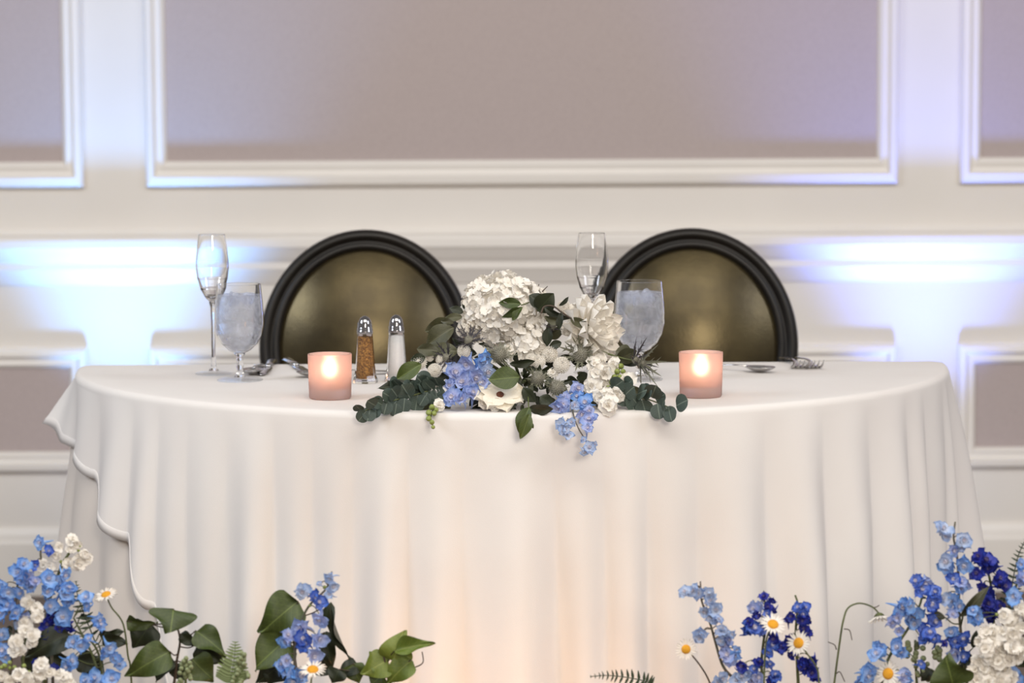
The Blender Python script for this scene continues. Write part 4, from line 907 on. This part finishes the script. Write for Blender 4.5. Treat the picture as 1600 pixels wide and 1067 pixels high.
def nod():
    P, base = ground_path([cD(*p) for p in ((380,640),(330,592),(250,570),(180,600),(150,680),(130,800),(95,1060))], FY)
    t = thing('nodding_daisy', base, 'white daisy drooping from a hooked green stem', 'daisy', 'daisies'); stem_mesh(t, P, 0.0011, 0.0016, M['stem'])
    p = at(*cD(375,650), FY); f = Vector((0.15,-0.35,-1)).normalized(); Q = Matrix.Translation(p) @ f.to_track_quat('Z','Y').to_matrix().to_4x4(); R_ = 0.014
    cal = MB(); cal.lathe([(0.0,-R_*0.35),(R_*0.3,-R_*0.25),(R_*0.5,0.0),(0,R_*.1)], 12); cal.obj('calyx', M['stem'], t, M=Q)
    for i in range(16):
        T = Q @ Matrix.Rotation(2*PI*i/16, 4, 'Z') @ Matrix.Translation((0,R_*0.35,0)) @ Matrix.Rotation(0.45+rnp.uniform(-.1,.1), 4, 'X') @ Matrix.Scale(R_*0.9, 4); link(MESH['daisy'][0], 'petal', T, t)
    for a in (((155,730),(190,740),(205,800)), ((108,860),(95,830),(55,812)), ((340,598),(360,592),(375,582)), ((105,1010),(130,1000),(160,1060))):
        stem_mesh(t, [at(*cD(*q), FY) for q in a], 0.0008, 0.0006, M['stemb'], 'bract', 5)
nod()
# right bank
delphinium('pale blue delphinium with the highest tip at the right', 'sky', [(850,60),(840,160),(860,260),(870,420),(880,700),(930,1060)], [(770,110,60,'pale'),(800,145,40,'pale'),(905,175,56,'pale'),(880,225,40,'pale'),(835,240,40,'lav'),(800,310,62,'pale'),(800,350,54),(905,330,62),(930,350,40),(840,415,46,'mid'),(880,440,46,'lav'),(890,480,44),(830,555,56),(770,540,44,'pale'),(870,590,46),(920,455,40,'lav'),(830,640,40,'lav'),(830,760,56),(850,820,50,'mid'),(910,800,50,'mid'),(780,820,30,'deep'),(840,880,50,'lav'),(890,900,46,'mid')], cD, .25)
delphinium('blue delphinium at the right leaning left, with loose florets below', 'mid', [(610,420),(640,540),(560,720),(440,900),(390,1060)], [(605,430,50),(650,440,60,'lav'),(640,490,54),(720,500,50),(690,570,62),(720,590,46),(740,540,34),(505,590,60,'sky'),(560,580,46,'sky'),(580,645,76,'sky'),(600,690,56,'sky'),(450,690,46,'lav'),(490,660,44,'lav'),(720,690,60),(690,760,56),(650,740,46),(720,800,52),(640,790,40),(495,845,62,'sky'),(520,880,44,'sky'),(360,890,62,'sky'),(380,850,50,'sky'),(300,1020,62,'sky'),(320,990,50,'sky'),(250,1050,40,'sky'),(530,1030,52,'lav'),(560,1030,40,'sky'),(500,740,36,'lav'),(630,950,36,'mid')], cD, .25, FY-0.01, 'stem')
delphinium('deep blue delphinium at the right beside the tall fern', 'deep', [(960,250),(1040,340),(1080,500),(1090,700),(1100,1060)], [(1000,280,50),(1040,310,64),(990,380,50),(1090,330,52),(1060,350,46),(1120,410,52),(1150,460,54),(1120,460,40),(1020,465,46),(1060,500,50),(1050,570,60),(1090,600,60),(1060,630,50),(1130,590,46),(1080,650,44)], cD, .25, FY+0.01, 'stem')
delphinium('sky blue delphinium florets at the far right frame edge', 'sky', [(1270,290),(1240,420),(1210,600),(1180,1060)], [(1270,320,44),(1260,430,50,'lav'),(1225,525,60),(1210,550,46),(1270,410,44,'lav'),(980,640,56),(985,680,50),(960,620,40),(1220,690,36,'mid'),(1220,1000,44),(1240,1040,40)], cD, .25, FY-0.02, 'stem')
stock('dense white stock stem filling the bottom right corner', [(1230,600),(1160,750),(1110,900),(1100,1060)], [(1160,650,56),(1220,650,52),(1260,600,52),(1290,630,50),(1190,690,46),(1040,760,58),(1090,750,54),(1150,750,58),(1210,760,56),(1270,720,48),(1000,810,40),(1040,850,60),(1090,820,50),(1140,850,62),(1210,850,60),(1260,820,50),(1000,930,60),(1060,910,56),(1120,930,58),(1190,920,60),(1240,900,50),(970,990,50),(1030,990,56),(1100,1010,60),(1160,990,56),(1140,1050,58),(1200,1040,50),(990,1050,60),(1060,1060,56),(1270,880,44)], cD, .25, FY-0.035, [(1110,640,14)])
ivy('olive leafed stem rising across the right blue delphiniums', [(900,640),(880,760),(900,900),(920,1060)], [('lance',(882,655),(1065,465),70,.2,-.01,-.03,0),('lance',(790,660),(670,650),60,.5,0,-.02,0),('ovdark',(960,850),(985,740),52,.2),('ivydark',(1010,540),(1080,560),30,.3),('ivydark',(840,980),(950,1050),120,.3,0,.02),('ivydark',(1240,900),(1290,980),90,.2,0,.01),('ivydark',(1160,560),(1110,540),26,.6)], cD, .25, FY, 'stem', name='leafy_stem', cat='foliage')
ivy('broad green leaf at the bottom among the right flowers', [(830,1000),(825,1040),(820,1080)], [('ivy',(840,1090),(790,905),280,.0,-.01,-.04,0),('ivydark',(700,980),(640,1060),120,.2,0,.01),('ivydark',(900,900),(960,960),90,.2,0,.01)], cD, .25, FY-0.02, 'stem', name='broad_leaf', cat='leaf')
daisy('half hidden daisy with an orange centre, low at the right', (430,1010), 90, cD, .25, (-0.5,-0.8,0.2), [(430,1010),(420,1040),(415,1080)], FY-0.02)
fern('tall dark fern frond curving up at the far right', [(1290,170),(1245,270),(1215,400),(1190,560),(1170,720)], 66, cD, .25, FY+0.005, 'fern', 16)
budspike('green bud spike below the right blue delphinium', [(600,800),(600,900),(610,1080)], [(600+r5.uniform(-1,1)*60, y, 24) for y in range(810,930,8)]+[(745+r5.uniform(-1,1)*30, y, 24) for y in range(850,930,14)]+[(640+r5.uniform(-1,1)*40, y, 20) for y in range(950,1060,14)], cD, .25, FY+0.01)

# ------------------------------------------------------------------ candles on the floor before the table (their glow rises on the cloth)
def floor_candle(x, y, h, power, label):
    t = thing('floor_candle', (x, y, 0), label, 'candle', 'candles on the floor'); B = WM[t.name]
    c = MB(); c.lathe([(0.0,0.0),(0.036,0.0),(0.037,h-0.004),(0.034,h),(0.01,h-0.006),(0.0,h-0.006)], 32); c.obj('wax_pillar', M['wax'], t, M=B)
    w_ = MB(); w_.tube([(0,0,h-0.008),(0.001,0,h+0.008)], 0.001, 6); w_.obj('wick', M['black'], t, M=B)
    f = MB(); f.lathe([(0.0,h+0.004),(0.005,h+0.009),(0.0068,h+0.016),(0.005,h+0.026),(0.002,h+0.036),(0.0,h+0.042)], 14); f.obj('flame', M['flame'], t, M=B)
    l = bpy.data.lights.new('candle_light', 'POINT'); l.energy = power; l.color = (1.0,0.50,0.22); l.shadow_soft_size = 0.01
    o = bpy.data.objects.new('candle_light', l); C.objects.link(o); o.parent = t; o.location = (0,0,h+0.03)
floor_candle(-0.13, -0.93, 0.24, 1.1, 'lit pillar candle on the floor before the cloth, left of centre')
floor_candle(0.15, -0.95, 0.22, 1.1, 'lit pillar candle on the floor before the cloth, right of centre')
